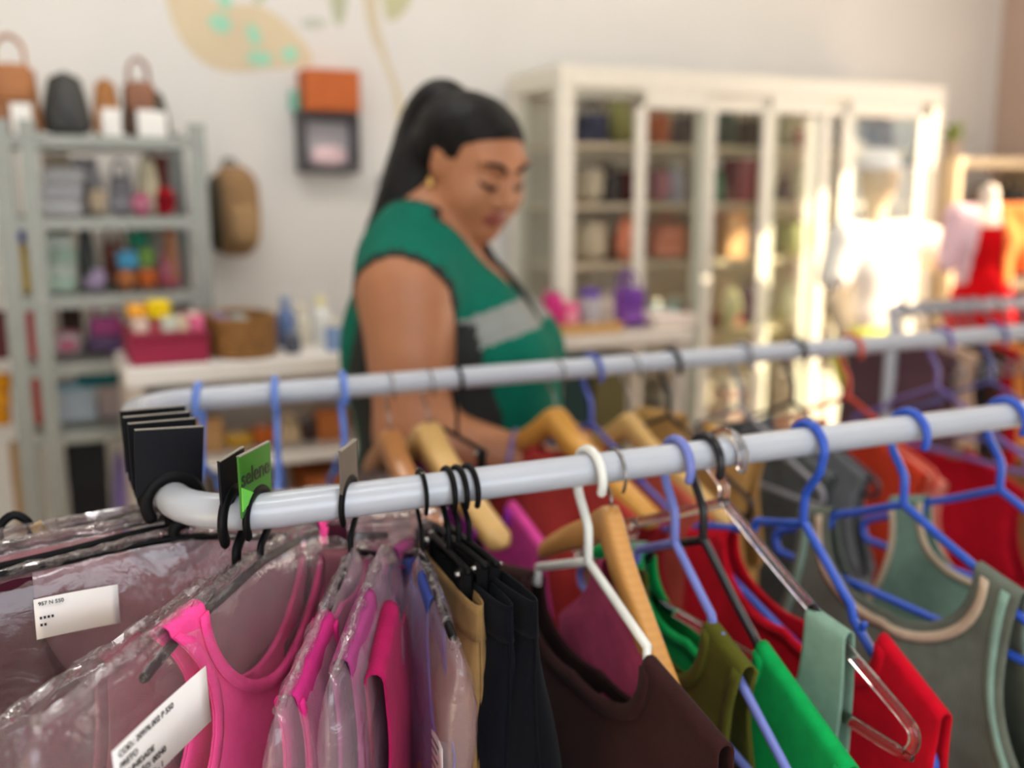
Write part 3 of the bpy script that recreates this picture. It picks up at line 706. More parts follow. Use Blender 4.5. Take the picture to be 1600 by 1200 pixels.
# blue hanger with the sage grey dress
tubular_hanger('bright blue plastic hanger holding the cream-trimmed sage dress', 1420, 2, bluem, drop=0.090, notch=0.108, slope=0.40, L=0.205, rt=0.0048)
cream = fabric('#c2ad96')
dr = make_garment('dress', 'grey sage ribbed dress with cream neck and side trims', 'dress', 1420, 2, fabric('#646a60', 90), drop=0.108, slope=0.26, xi=0.105, xo=0.16, neck=0.14, back_neck=0.11, armd=0.2, xs=0.2, hem=0.26, length=0.8, puff=0.028, amp=0.011, freq=46, seed=47, inset=0.012, trim=cream, trim_w=(0.010, 0.020), arm_trim=fabric('#84a294'))
tubular_hanger('bright blue plastic hanger at the right edge of the near rail', 1572, 4, bluem, drop=0.092, notch=0.105, slope=0.42, L=0.2, rt=0.0048)
make_garment('dress', 'sage green dress with cream stripes at the right edge', 'dress', 1572, 4, fabric('#6f8a7e', 90), drop=0.11, slope=0.28, xi=0.1, xo=0.155, neck=0.14, back_neck=0.10, armd=0.2, xs=0.2, hem=0.25, length=0.8, puff=0.028, amp=0.010, seed=48, trim=cream, trim_w=(0.0, 0.008), arm_trim=cream)

# ------------------------------------------------------------------ the far rail of the same rack
lblue = plastic('#5d7fd0', 0.4)
for i, (px, lab) in enumerate(((311, 'light blue hanger nearest the far rail bend'), (430, 'light blue hanger second from the far rail bend'), (535, 'light blue hanger third from the far rail bend, before the worker'))):
    tubular_hanger(lab, px, (-18, -14, -8)[i], lblue, b=FB, drop=0.09, L=0.19, rt=0.0045, group='light blue hangers on the far rail')
    make_garment('camisole', ['taupe camisole on the first far rail hanger', 'dusty rose camisole on the second far rail hanger', 'grey camisole on the third far rail hanger'][i], 'top', px, (-18, -14, -8)[i], fabric(['#6e5a58', '#8b6a68', '#75727a'][i]), b=FB, drop=0.15, slope=0.42, xi=0.09, xo=0.13, neck=0.14, back_neck=0.1, armd=0.18, xs=0.17, hem=0.19, length=0.5, seed=60+i, rows=30, n=8)
wl = wood('#d2a968'); wd = wood('#b0753f')
wooden_hanger('reddish wooden hanger on the far rail, left of the pale one', 608, -2, wd, b=FB, drop=0.075, slope=0.5, th=0.034)
make_garment('top', 'taupe top on the reddish wooden hanger', 'top', 608, -2, fabric('#7d6a66'), b=FB, drop=0.10, slope=0.5, xi=0.05, xo=0.17, neck=0.05, back_neck=0.03, xs=0.18, hem=0.2, seed=70, rows=30, n=8)
wooden_hanger('pale wooden hanger on the far rail before the worker arm', 668, 2, wl, b=FB, drop=0.07, slope=0.5, th=0.042)
make_garment('top', 'purple top on the pale wooden hanger', 'top', 668, 2, fabric('#7a1f78'), b=FB, drop=0.10, slope=0.5, xi=0.05, xo=0.17, neck=0.05, back_neck=0.03, xs=0.18, hem=0.2, seed=71, rows=30, n=8)
clip_hanger('dark clip hanger on the far rail beside the worker forearm', 714, 0, b=FB, L=0.1)
make_garment('top', 'bright magenta top with a violet neckline on the far rail', 'top', 760, 6, fabric('#d84a9a'), b=FB, drop=0.15, slope=0.45, xi=0.07, xo=0.16, neck=0.07, back_neck=0.05, xs=0.18, hem=0.2, seed=72, rows=30, n=8, trim=fabric('#b03ac8'), trim_w=(0, 0.014))
wooden_hanger('large golden wooden hanger touched by the worker hand', 868, 12, wood('#cf9440'), b=FB, drop=0.066, slope=0.55, th=0.038)
make_garment('top', 'coral red top on the golden wooden hanger', 'top', 868, 12, fabric('#b8403c'), b=FB, drop=0.10, slope=0.52, xi=0.04, xo=0.18, neck=0.03, back_neck=0.03, xs=0.19, hem=0.2, seed=73, rows=30, n=8)
tubular_hanger('dark blue hanger right of the golden wooden hanger', 925, 8, plastic('#4a58a8'), b=FB)
make_garment('top', 'red top on the dark blue hanger', 'top', 928, 8, fabric('#b02a30'), b=FB, drop=0.14, slope=0.45, xi=0.05, xo=0.17, neck=0.04, back_neck=0.03, xs=0.19, hem=0.2, seed=74, rows=30, n=8)
wooden_hanger('pale wooden hanger on the far rail behind the white hook', 985, 10, wl, b=FB, drop=0.085, slope=0.55, th=0.026)
make_garment('top', 'salmon top on the pale wooden hanger', 'top', 985, 10, fabric('#c05a4a'), b=FB, drop=0.115, slope=0.55, xi=0.05, xo=0.18, neck=0.05, back_neck=0.03, xs=0.19, hem=0.2, seed=75, rows=30, n=8)
tubular_hanger('black hanger on the far rail above the tan skirt', 1048, 6, plastic('#17161c'), b=FB, drop=0.09)
make_garment('dress', 'tan ribbed dress hanging behind the red top', 'dress', 1088, 0, fabric('#c79a5c', 60), b=FB, drop=0.105, slope=0.12, xi=0.03, xo=0.17, neck=0.03, back_neck=0.03, xs=0.17, hem=0.2, length=0.7, seed=76, rows=30, n=8)
tubular_hanger('grey hanger on the far rail behind the clear hanger', 1160, 4, plastic('#8a8a92'), b=FB)
make_garment('dress', 'charcoal grey dress on the far rail behind the clear hanger', 'dress', 1190, 4, fabric('#56595a'), b=FB, drop=0.12, slope=0.35, xi=0.05, xo=0.17, neck=0.05, back_neck=0.03, xs=0.18, hem=0.21, length=0.7, seed=77, rows=30, n=8)
tubular_hanger('dark hanger on the far rail above the grey jacket', 1243, 4, plastic('#2a2a33'), b=FB)
make_garment('top', 'mid grey sleeveless jacket on the far rail', 'jacket', 1243, 4, fabric('#6f7074'), b=FB, drop=0.11, slope=0.45, xi=0.05, xo=0.17, neck=0.06, back_neck=0.03, xs=0.19, hem=0.2, length=0.7, seed=78, rows=30, n=8)
tubular_hanger('orange red hanger on the far rail, middle right', 1330, 4, plastic('#c8402a'), b=FB)
make_garment('top', 'orange red top on the far rail', 'top', 1330, 4, fabric('#c23a22'), b=FB, drop=0.13, slope=0.4, xi=0.05, xo=0.17, neck=0.05, back_neck=0.03, xs=0.19, hem=0.2, seed=79, rows=30, n=8)
make_garment('top', 'coral pink top on the far rail beside the orange red one', 'top', 1362, 4, fabric('#d98070'), b=FB, drop=0.16, slope=0.35, xi=0.05, xo=0.17, neck=0.05, back_neck=0.03, xs=0.19, hem=0.2, seed=80, rows=30, n=8)
tubular_hanger('purple hanger on the far rail at the right', 1470, 4, plastic('#6a5aa0'), b=FB)
make_garment('dress', 'deep red dress on the far rail at the right', 'dress', 1488, 4, fabric('#a00a1e'), b=FB, drop=0.19, slope=0.4, xi=0.05, xo=0.17, neck=0.04, back_neck=0.03, xs=0.19, hem=0.24, length=0.75, seed=81, rows=30, n=8)
tubular_hanger('slate blue hanger on the far rail at the right edge', 1555, 6, plastic('#4a5090'), b=FB)
make_garment('dress', 'brown dress on the far rail at the right edge', 'dress', 1570, 6, fabric('#8a6238'), b=FB, drop=0.22, slope=0.4, xi=0.05, xo=0.17, neck=0.05, back_neck=0.03, xs=0.19, hem=0.24, length=0.75, seed=82, rows=30, n=8)
# ------------------------------------------------------------------ the person behind the rack (surface grown from a smooth distance field)
class Vol:
    def __init__(s, lo, hi, h):
        s.lo = np.array(lo, float); s.h = h; s.n = (np.ceil((np.array(hi)-s.lo)/h).astype(int)+1)
        s.d = np.full(s.n, 0.5, np.float32)
    def sub(s, blo, bhi):
        i0 = np.maximum(0, np.floor((np.array(blo)-s.lo)/s.h).astype(int)); i1 = np.minimum(s.n, np.ceil((np.array(bhi)-s.lo)/s.h).astype(int)+1)
        if (i1 <= i0).any(): return None
        ax = [(s.lo[k]+s.h*np.arange(i0[k], i1[k])).astype(np.float32) for k in range(3)]
        X, Y, Z = np.meshgrid(*ax, indexing='ij'); return tuple(slice(a, b) for a, b in zip(i0, i1)), X, Y, Z
    def blend(s, r, d, k, op='u'):
        o = s.d[r]
        if op == 's': d = -d; s.d[r] = np.maximum(o, d) if k <= 0 else -smin_(-o, -d, k)
        else: s.d[r] = np.minimum(o, d) if k <= 0 else smin_(o, d, k)
    def cap(s, a, b, ra, rb, k=0.03, op='u'):
        a, b = np.array(a, float), np.array(b, float); m = max(ra, rb)+k+0.03
        q = s.sub(np.minimum(a, b)-m, np.maximum(a, b)+m)
        if q is None: return s
        r, X, Y, Z = q; ba = b-a; L = float(ba@ba)+1e-9
        t = np.clip(((X-a[0])*ba[0]+(Y-a[1])*ba[1]+(Z-a[2])*ba[2])/L, 0, 1)
        d = np.sqrt((X-a[0]-t*ba[0])**2+(Y-a[1]-t*ba[1])**2+(Z-a[2]-t*ba[2])**2)-(ra+(rb-ra)*t)
        s.blend(r, d, k, op); return s
    def ell(s, c, rad, k=0.03, M=None, op='u', grow=0.0):
        c = np.array(c, float); m = max(rad)+k+0.03; q = s.sub(c-m, c+m)
        if q is None: return s
        r, X, Y, Z = q; X, Y, Z = X-c[0], Y-c[1], Z-c[2]
        if M is not None: X, Y, Z = [M[0][i]*X+M[1][i]*Y+M[2][i]*Z for i in range(3)]
        a, b, e = [v+grow for v in rad]
        k0 = np.sqrt((X/a)**2+(Y/b)**2+(Z/e)**2); k1 = np.sqrt((X/a**2)**2+(Y/b**2)**2+(Z/e**2)**2)+1e-6
        s.blend(r, k0*(k0-1)/k1, k, op); return s
    def mesh(s):
        d = s.d; ins = d < 0
        c = sum(ins[i:d.shape[0]-1+i, j:d.shape[1]-1+j, k:d.shape[2]-1+k].astype(np.int8) for i in (0, 1) for j in (0, 1) for k in (0, 1))
        act = (c > 0) & (c < 8); I = np.argwhere(act); idx = np.full(act.shape, -1, np.int32); idx[act] = np.arange(len(I))
        P = np.zeros((len(I), 3)); N = np.zeros(len(I))
        cor = [(i, j, k) for i in (0, 1) for j in (0, 1) for k in (0, 1)]
        val = {q: d[I[:, 0]+q[0], I[:, 1]+q[1], I[:, 2]+q[2]].astype(float) for q in cor}
        for q in cor:
            for ax in range(3):
                if q[ax] == 0:
                    p = list(q); p[ax] = 1; p = tuple(p); va, vb = val[q], val[p]; m = (va < 0) != (vb < 0)
                    t = np.where(m, va/(va-vb+1e-12), 0)
                    for k in range(3): P[:, k] += np.where(m, q[k]+(t if k == ax else 0), 0)
                    N += m
        P = s.lo+s.h*(I+P/N[:, None]); F = []
        for ax in range(3):
            u, v = (ax+1) % 3, (ax+2) % 3
            sl0 = [slice(None)]*3; sl1 = [slice(None)]*3; sl0[ax] = slice(0, -1); sl1[ax] = slice(1, None)
            E = np.argwhere(ins[tuple(sl0)] != ins[tuple(sl1)])
            E = E[(E[:, u] > 0) & (E[:, v] > 0) & (E[:, u] < d.shape[u]-1) & (E[:, v] < d.shape[v]-1)]
            du = np.zeros(3, int); du[u] = 1; dv = np.zeros(3, int); dv[v] = 1
            g = lambda Q: idx[Q[:, 0], Q[:, 1], Q[:, 2]]
            q = np.stack([g(E-du-dv), g(E-dv), g(E), g(E-du)], 1)
            fl = ins[E[:, 0], E[:, 1], E[:, 2]]
            q[~fl] = q[~fl][:, ::-1]; F.append(q[(q >= 0).all(1)])
        return P, np.concatenate(F)
def smin_(a, b, k):
    h = np.clip(0.5+0.5*(b-a)/k, 0, 1); return b+(a-b)*h-k*h*(1-h)
def np_obj(name, P, F, m, parent, smooth_iter=0):
    used = np.unique(F); mp = np.full(len(P), -1); mp[used] = np.arange(len(used))
    P = P[used].copy(); F = mp[F]
    for _ in range(smooth_iter):
        acc = np.zeros_like(P); cnt = np.zeros(len(P))
        for i in range(4):
            a, b = F[:, i], F[:, (i+1) % 4]; np.add.at(acc, a, P[b]); np.add.at(acc, b, P[a]); np.add.at(cnt, a, 1); np.add.at(cnt, b, 1)
        P = P*0.5+acc/cnt[:, None]*0.5
    me = bpy.data.meshes.new(name); me.from_pydata(P.tolist(), [], F.tolist()); me.update()
    me.polygons.foreach_set('use_smooth', [True]*len(me.polygons))
    for x in (m if isinstance(m, list) else [m]): me.materials.append(x)
    o = bpy.data.objects.new(name, me); COL.objects.link(o); o.parent = parent; return o

worker = thing('person', 'person in a green vest with a long dark ponytail, looking down at the clothes', 'person', (-0.125, 1.82, 0), math.radians(-8))
HC = np.array([0.062, 0.0, 1.574])                      # centre of the head, level with the eyes
HM = np.array((R3('Z', math.radians(-38)) @ R3('Y', math.radians(26))))   # turned to the camera, bowed
def H(x, y, z): return HC + HM @ np.array([x, y, z])
SHO = {1: (-0.02, 0.18, 1.365), -1: (-0.02, -0.18, 1.365)}
ELB = {1: (0.0, 0.235, 1.13), -1: (0.0, -0.225, 1.135)}
WRI = {1: (0.16, 0.15, 1.07), -1: (0.175, -0.215, 1.102)}
def torso(v, g=0.0, k=0.06):
    v.ell((0.0, 0, 0.92), (0.175, 0.215, 0.17), k, grow=g).ell((0.045, 0, 1.06), (0.175, 0.195, 0.17), k, grow=g).ell((-0.005, 0, 1.24), (0.162, 0.185, 0.19), k, grow=g)
    for s in (1, -1):
        v.ell((0.115, 0.085*s, 1.225), (0.085, 0.088, 0.09), 0.05, grow=g)
        v.cap((-0.03, 0.08*s, 1.395), SHO[s], 0.078+g, 0.072+g, 0.05)
        v.cap((-0.03, 0.085*s, 1.405), (-0.025, 0.03*s, 1.46), 0.064+g, 0.054+g, 0.05)
    return v
skin = mat('skin', '#a8704e', rough=0.5, var=0.05, scale=25, bump=0.03, bscale=400, sss=0.12)
V = Vol((-0.34, -0.36, 0.0), (0.36, 0.33, 1.75), 0.0052); torso(V)
for s in (1, -1):
    V.cap(SHO[s], ELB[s], 0.078, 0.060, 0.03).cap(ELB[s], WRI[s], 0.060, 0.034, 0.03)
    V.cap((0.0, 0.10*s, 0.90), (0.01, 0.105*s, 0.50), 0.115, 0.075, 0.04).cap((0.01, 0.105*s, 0.50), (-0.01, 0.105*s, 0.09), 0.072, 0.045, 0.03)
    V.cap((-0.02, 0.105*s, 0.05), (0.13, 0.115*s, 0.035), 0.045, 0.035, 0.03)
    # hand: palm, four fingers curled downward and a thumb
    w = np.array(WRI[s]); f = np.array((0.94, -0.3*s, -0.12)); f /= np.linalg.norm(f); side = np.array((0.3, 0.94*s, 0.0)); side /= np.linalg.norm(side); side *= -s if s > 0 else 1
    out = np.array((0.0, 1.0, 0.0))*(-s)
    V.cap(w+f*0.02-out*0.016, w+f*0.075-out*0.02, 0.022, 0.018, 0.02).cap(w+f*0.02+out*0.012, w+f*0.078+out*0.022, 0.022, 0.017, 0.02)
    for j, (ln, off) in enumerate(((0.036, -0.031), (0.042, -0.010), (0.039, 0.011), (0.030, 0.031))):
        b0 = w+f*0.085-out*off*-1; b1 = b0+f*ln+np.array((0, 0, -0.010)); b2 = b1+f*0.012+np.array((0, 0, -0.026)); b3 = b2+np.array((-0.012, 0, -0.018))
        V.cap(b0, b1, 0.0095, 0.0088, 0.006).cap(b1, b2, 0.0088, 0.008, 0.004).cap(b2, b3, 0.008, 0.007, 0.004)
    th = w+f*0.03-out*0.028
    V.cap(th, th+f*0.035-out*0.020+np.array((0, 0, -0.012)), 0.013, 0.010, 0.010).cap(th+f*0.035-out*0.020+np.array((0, 0, -0.012)), th+f*0.062-out*0.016+np.array((0, 0, -0.022)), 0.010, 0.008, 0.004)
V.cap((-0.02, 0, 1.43), H(-0.03, 0, -0.06), 0.070, 0.060, 0.04)
def he(c, r, k, **q): V.ell(H(*c), r, k, M=HM.tolist(), **q)
def hc(a, b, ra, rb, k): V.cap(H(*a), H(*b), ra, rb, k)
he((-0.018, 0, 0.024), (0.096, 0.079, 0.076), 0.02); he((0.022, 0, -0.028), (0.070, 0.069, 0.088), 0.03); he((0.03, 0, -0.078), (0.056, 0.058, 0.040), 0.03)
for s in (1, -1):
    he((0.050, 0.040*s, -0.040), (0.034, 0.032, 0.036), 0.025); he((0.092, 0.030*s, 0.008), (0.016, 0.020, 0.012), 0.012, op='s'); he((0.068, 0.031*s, -0.002), (0.018, 0.019, 0.014), 0.005)
    hc((0.083, 0.012*s, 0.024), (0.070, 0.048*s, 0.026), 0.010, 0.009, 0.012); he((0.096, 0.013*s, -0.036), (0.011, 0.009, 0.008), 0.006)
    he((-0.004, 0.076*s, -0.008), (0.017, 0.008, 0.031), 0.006); hc((-0.012, 0.082*s, 0.012), (-0.010, 0.083*s, -0.02), 0.006, 0.005, 0.004)
hc((0.086, 0, 0.012), (0.106, 0, -0.030), 0.008, 0.0125, 0.010); he((0.070, 0, -0.095), (0.022, 0.024, 0.018), 0.02); he((0.015, 0, -0.105), (0.055, 0.052, 0.032), 0.03)
he((0.088, 0, -0.060), (0.012, 0.025, 0.007), 0.006); he((0.086, 0, -0.071), (0.012, 0.021, 0.008), 0.005)
P, F = V.mesh()
lips = mat('lips', '#8c4a40', rough=0.4, var=0.05)
body = np_obj('body', P, F, [skin, lips], worker, 1)
me = body.data; co = np.array([v.co for v in me.vertices]); hl = (co-HC) @ HM
cen = hl[np.array([p.vertices[:] for p in me.polygons])].mean(1)
lipm = (((cen[:, 1])/0.027)**2+((cen[:, 2]+0.066)/0.016)**2 < 1) & (cen[:, 0] > 0.08)
me.polygons.foreach_set('material_index', lipm.astype(np.int32))
hair_m = mat('hair', '#070505', rough=0.5, var=0.25, scale=90, bump=0.4, bscale=160, spec=0.22)
# brows and lash lines
for s in (1, -1):
    obj('eyebrow', MB().tube(catmull([tuple(H(0.0915, 0.013*s, 0.022)), tuple(H(0.0885, 0.030*s, 0.030)), tuple(H(0.072, 0.052*s, 0.026))], 5), [0.0042]*11, 6), hair_m, worker)
    obj('eyelashes', MB().tube(catmull([tuple(H(0.081, 0.014*s, -0.008)), tuple(H(0.089, 0.030*s, -0.012)), tuple(H(0.076, 0.048*s, -0.006))], 5), [0.0042]*11, 6), hair_m, worker)
    obj('earring', MB().soft(tuple(H(-0.004, 0.083*s, -0.046)), (0.012, 0.010, 0.022), 1.0, 12, 8), mat('gold', '#c9a560', rough=0.25, metal=1.0), worker)
# hair: sleek cap drawn back into a ponytail
V = Vol((-0.32, -0.16, 1.05), (0.24, 0.16, 1.78), 0.005)
V.ell(H(-0.022, 0, 0.028), (0.103, 0.086, 0.079), 0.02, M=HM.tolist()); V.ell(H(-0.055, 0, -0.005), (0.070, 0.078, 0.075), 0.03, M=HM.tolist()); V.ell(H(-0.078, 0, -0.055), (0.045, 0.062, 0.06), 0.03, M=HM.tolist()); V.ell(H(-0.068, -0.030, -0.085), (0.050, 0.058, 0.07), 0.03, M=HM.tolist())
r, X, Y, Z = V.sub((-1, -1, 0), (1, 1, 3)); q = np.stack([X-HC[0], Y-HC[1], Z-HC[2]], -1) @ HM.astype(np.float32)
hx, hy, hz = q[..., 0], q[..., 1], q[..., 2]
line = np.where(hx > -0.005, 0.012+(hx+0.005)*0.78, -0.002)           # hairline from temple to forehead
line = np.where(hx < -0.026, -0.16, line)
side_b = np.where((hx > 0.0) & (hx < 0.032) & (np.abs(hy) > 0.05), line-0.03, line)
V.d[r] = np.maximum(V.d[r], side_b-hz)
pt = [H(-0.080, 0, 0.040), H(-0.108, 0, 0.052), H(-0.128, 0, 0.036), H(-0.134, 0, -0.012)]
tail = [tuple(p) for p in pt]; b3 = np.array(tail[-1])
tail += [tuple(b3+np.array(o)) for o in ((-0.012, -0.045, -0.075), (-0.030, -0.085, -0.14), (-0.060, -0.105, -0.20), (-0.095, -0.105, -0.29))]
rad = [0.030, 0.034, 0.042, 0.050, 0.052, 0.044, 0.032, 0.012]
tw = catmull(tail, 4); rw = np.interp(np.linspace(0, len(rad)-1, len(tw)), range(len(rad)), rad)
for a, b2, ra, rb in zip(tw[:-1], tw[1:], rw[:-1], rw[1:]): V.cap(tuple(a), tuple(b2), float(ra), float(rb), 0.02)
P, F = V.mesh(); n0 = np.array([noise.noise(Vector((p[0]*130, p[1]*130, p[2]*14))) for p in P]); ctr = P-np.array([HC])
P = P+ctr/np.linalg.norm(ctr, axis=1)[:, None]*n0[:, None]*0.0022
np_obj('hair', P, F, hair_m, worker, 1)
tie = H(-0.094, 0, 0.046); obj('hair_tie', MB().tube([tuple(tie+HM @ np.array((0.022*math.cos(t)*0.7, 0.034*math.sin(t), 0.022*math.cos(t)))) for t in np.linspace(0, 2*math.pi, 17)[:-1]], 0.006, 8, closed=True), mat('elastic', '#1c1a1c', rough=0.8), worker)
# the green work vest
V = Vol((-0.30, -0.34, 0.74), (0.30, 0.34, 1.60), 0.006); torso(V, 0.014)
arm = Vol((-0.30, -0.34, 0.74), (0.30, 0.34, 1.60), 0.006)
for s in (1, -1):
    x, y, z = SHO[s]; arm.cap((x, y+0.045*s, z-0.025), (x, y+0.2*s, z-0.03), 0.076, 0.10, 0.02)
    arm.cap((x, y+0.04*s, z-0.03), (x+0.005, y+0.055*s, z-0.11), 0.078, 0.074, 0.02); arm.cap((x+0.005, y+0.055*s, z-0.11), ELB[s], 0.076, 0.066, 0.02)
neck = Vol((-0.30, -0.34, 0.74), (0.30, 0.34, 1.60), 0.006)
neck.cap((-0.03, 0, 1.465), (0.10, 0, 1.72), 0.080, 0.12, 0.02)
r, X, Y, Z = V.sub((-9, -9, -9), (9, 9, 9))
vee = np.maximum(np.abs(Y)-(Z-1.30)*0.62, 0.02-X)
V.d = np.maximum(V.d, -arm.d); V.d = np.maximum(V.d, -neck.d); V.d = np.maximum(V.d, -vee.astype(np.float32)); V.d = np.maximum(V.d, (0.80-Z).astype(np.float32))
P, F = V.mesh()
cc = P[F].mean(1); gi = np.clip(np.round((cc-V.lo)/V.h).astype(int), 0, V.n-1)
da = np.abs(arm.d[gi[:, 0], gi[:, 1], gi[:, 2]]); dn = np.minimum(np.abs(neck.d[gi[:, 0], gi[:, 1], gi[:, 2]]), np.abs(vee[gi[:, 0], gi[:, 1], gi[:, 2]]))
panel = (np.abs(cc[:, 1]) > 0.10) & (cc[:, 2] < 1.31) & (np.abs(cc[:, 0]+0.01) < 0.145-0.30*np.maximum(0, cc[:, 2]-1.16))
stripe = (cc[:, 0] > 0.05) & (np.abs(cc[:, 2]-(1.285+0.30*(cc[:, 0]-0.05))) < 0.027) & ~panel
trim = (da < 0.011) | (dn < 0.012)
vest_m = mat('vest_green', '#046250', rough=0.8, var=0.08, scale=30, bump=0.25, bscale=90, spec=0.15)
cls = np.where(trim, 1, np.where(panel, 2, np.where(stripe, 3, 0)))
vest = np_obj('vest', P, F[cls == 0], vest_m, worker)
for nm, c, m2 in (('edge_binding', 1, mat('vest_binding', '#101414', rough=0.8)), ('side_panel', 2, mat('vest_mesh_panel', '#1b1e1c', rough=0.85)), ('reflective_stripe', 3, mat('vest_stripe', '#7d817e', rough=0.5, var=0.1))):
    np_obj(nm, P, F[cls == c], m2, vest)
pm = MB(); PX = 0.225
for k in range(1): pm.box((0.205, -0.085, 1.055), (0.006, 0.085, 0.022), 0.002, R3('Z', math.radians(-38)))
obj('pocket_patch', pm, mat('vest_patch', '#b9d8cc', rough=0.7), vest, smooth=False)
# trousers and shoes
V = Vol((-0.28, -0.30, 0.0), (0.28, 0.30, 1.0), 0.009)
V.ell((0.0, 0, 0.90), (0.187, 0.227, 0.14), 0.05)
for s in (1, -1): V.cap((0.0, 0.10*s, 0.88), (0.01, 0.105*s, 0.50), 0.125, 0.088, 0.04).cap((0.01, 0.105*s, 0.50), (-0.01, 0.105*s, 0.08), 0.085, 0.068, 0.03)
r, X, Y, Z = V.sub((-9, -9, -9), (9, 9, 9)); V.d = np.maximum(V.d, (0.075-Z).astype(np.float32)); V.d = np.maximum(V.d, (Z-0.97).astype(np.float32))
np_obj('trousers', *V.mesh(), fabric('#232838'), worker)
for s in (1, -1): obj('shoe', MB().soft((0.05, 0.11*s, 0.045), (0.27, 0.10, 0.09), 0.7, 20, 10), leather('#222224'), worker)
wr = np.array(WRI[-1])-0.12*(np.array(WRI[-1])-np.array(ELB[-1])); ad = np.array(WRI[-1])-np.array(ELB[-1]); ad /= np.linalg.norm(ad); u1 = np.cross(ad, (0, 0, 1)); u1 /= np.linalg.norm(u1); u2 = np.cross(ad, u1)
obj('bracelet', MB().tube([tuple(wr+0.042*(math.cos(t)*u1+math.sin(t)*u2)) for t in np.linspace(0, 2*math.pi, 25)[:-1]], 0.0035, 8, closed=True), plastic('#7a6ea8'), worker)
# ------------------------------------------------------------------ things along the back wall
def px_box(x0, x1, y0, y1, b):
    a0, _ = at_b(x0, (y0+y1)/2, b); a1, _ = at_b(x1, (y0+y1)/2, b); _, zt = at_b((x0+x1)/2, y0, b); _, zb = at_b((x0+x1)/2, y1, b)
    return (a0+a1)/2, a1-a0, zb, zt-zb
def k_handbag(t, w, h, d, c, c2=None, tagc=None):
    bh = h*0.74; m = leather(c)
    def f(u, v):
        k = 2*math.pi*u; q = 1-0.22*v; e = lambda x: math.copysign(abs(x)**0.5, x)
        end = 0.0 if v in (0.0, 1.0) else 1.0
        return (e(math.cos(k))*w/2*q*(0.9 if v < 0.08 else 1)*end, e(math.sin(k))*d/2*(1-0.45*v)*end, bh*v)
    obj('body', MB().grid(f, 24, 10, closed_u=True), m, t)
    obj('flap', MB().soft((0, -d*0.36, bh*0.72), (w*0.74, d*0.22, bh*0.5), 0.5, 14, 8), leather(c2 or c), t)
    for s in (-1, 1):
        obj('handle', MB().tube(catmull([(-w*0.25, s*d*0.18, bh*0.9), (-w*0.22, s*d*0.16, h*0.9), (0, s*d*0.15, h), (w*0.22, s*d*0.16, h*0.9), (w*0.25, s*d*0.18, bh*0.9)], 5), max(0.004, w*0.028), 7), leather(c2 or c), t)
    if tagc: obj('price_tag', MB().box((w*0.12, -d*0.55, bh*0.2), (0.042, 0.002, 0.078), 0.0), mat('tag_paper', '#f4f0ea', rough=0.7, var=0.02), t, smooth=False)
def k_box(t, w, h, d, c, c2=None):
    obj('carton', MB().box((0, 0, h*0.4), (w, d, h*0.8), 0.003), mat('card_'+c.strip('#'), c, rough=0.7, var=0.06), t, smooth=False)
    obj('lid', MB().box((0, 0, h*0.9), (w*1.03, d*1.03, h*0.2), 0.003), mat('card_'+(c2 or c).strip('#'), c2 or c, rough=0.7, var=0.06), t, smooth=False)
def k_bottle(t, w, h, d, c, c2=None):
    r = w/2
    obj('bottle_body', MB().lathe([(r*0.9, 0), (r, h*0.03), (r, h*0.6), (r*0.75, h*0.7), (r*0.4, h*0.76), (r*0.38, h*0.82)], 18), plastic(c, 0.25), t, smooth='auto')
    obj('cap', MB().lathe([(r*0.5, h*0.8), (r*0.52, h*0.82), (r*0.5, h*0.98), (r*0.42, h)], 16), plastic(c2 or '#e8e6e0', 0.3), t, smooth='auto')
def k_book(t, w, h, d, c, c2=None):
    w = max(w, 0.012)
    for s in (-1, 1): obj('cover', MB().box((s*(w/2-0.0015), 0, h/2), (0.003, d, h), 0.0008), mat('card_'+c.strip('#'), c, rough=0.55), t, smooth=False)
    obj('spine', MB().box((0, -d/2, h/2), (w, 0.003, h), 0.0008), mat('card_'+c.strip('#'), c, rough=0.55), t, smooth=False)
    obj('pages', MB().box((0, 0.002, h/2), (w-0.007, d-0.006, h-0.008)), mat('pages', '#e8e0cc', rough=0.9), t, smooth=False)
def k_pouch(t, w, h, d, c, c2=None):
    obj('body', MB().soft((0, 0, h/2), (w*0.96, d, h*0.96), 0.55, 22, 12, 0.06, seed=w*100), fabric(c), t)
    obj('zip', MB().tube(catmull([(-w*0.36, -d*0.30, h*0.93), (0, -d*0.36, h*0.94), (w*0.36, -d*0.30, h*0.93)], 4), 0.004, 6), metal_m if not c2 else fabric(c2), t)
    if c2: obj('front_patch', MB().soft((0, -d*0.42, h*0.42), (w*0.62, d*0.22, h*0.5), 0.6, 14, 8), fabric(c2), t)
def k_round(t, w, h, d, c, c2=None):
    obj('ball', MB().soft((0, 0, h/2), (w, min(w, d), h), 0.95, 20, 12, 0.05, seed=3), fabric(c), t)
    obj('ribbon', MB().tube([(math.cos(q)*w*0.505, math.sin(q)*min(w, d)*0.505, h*0.5) for q in np.linspace(0, 2*math.pi, 25)[:-1]], 0.006, 6, closed=True), fabric(c2 or c), t)
def k_folded(t, w, h, d, c, c2=None):
    n = max(2, round(h/0.035))
    for k in range(n):
        cc = c if k % 2 == 0 else (c2 or c)
        obj('fold', MB().soft((0.004*((k*7) % 3-1), 0, h*(k+0.5)/n), (w*(0.97-0.03*(k % 2)), d, h/n), 0.35, 20, 8, 0.02, seed=k), fabric(cc), t)
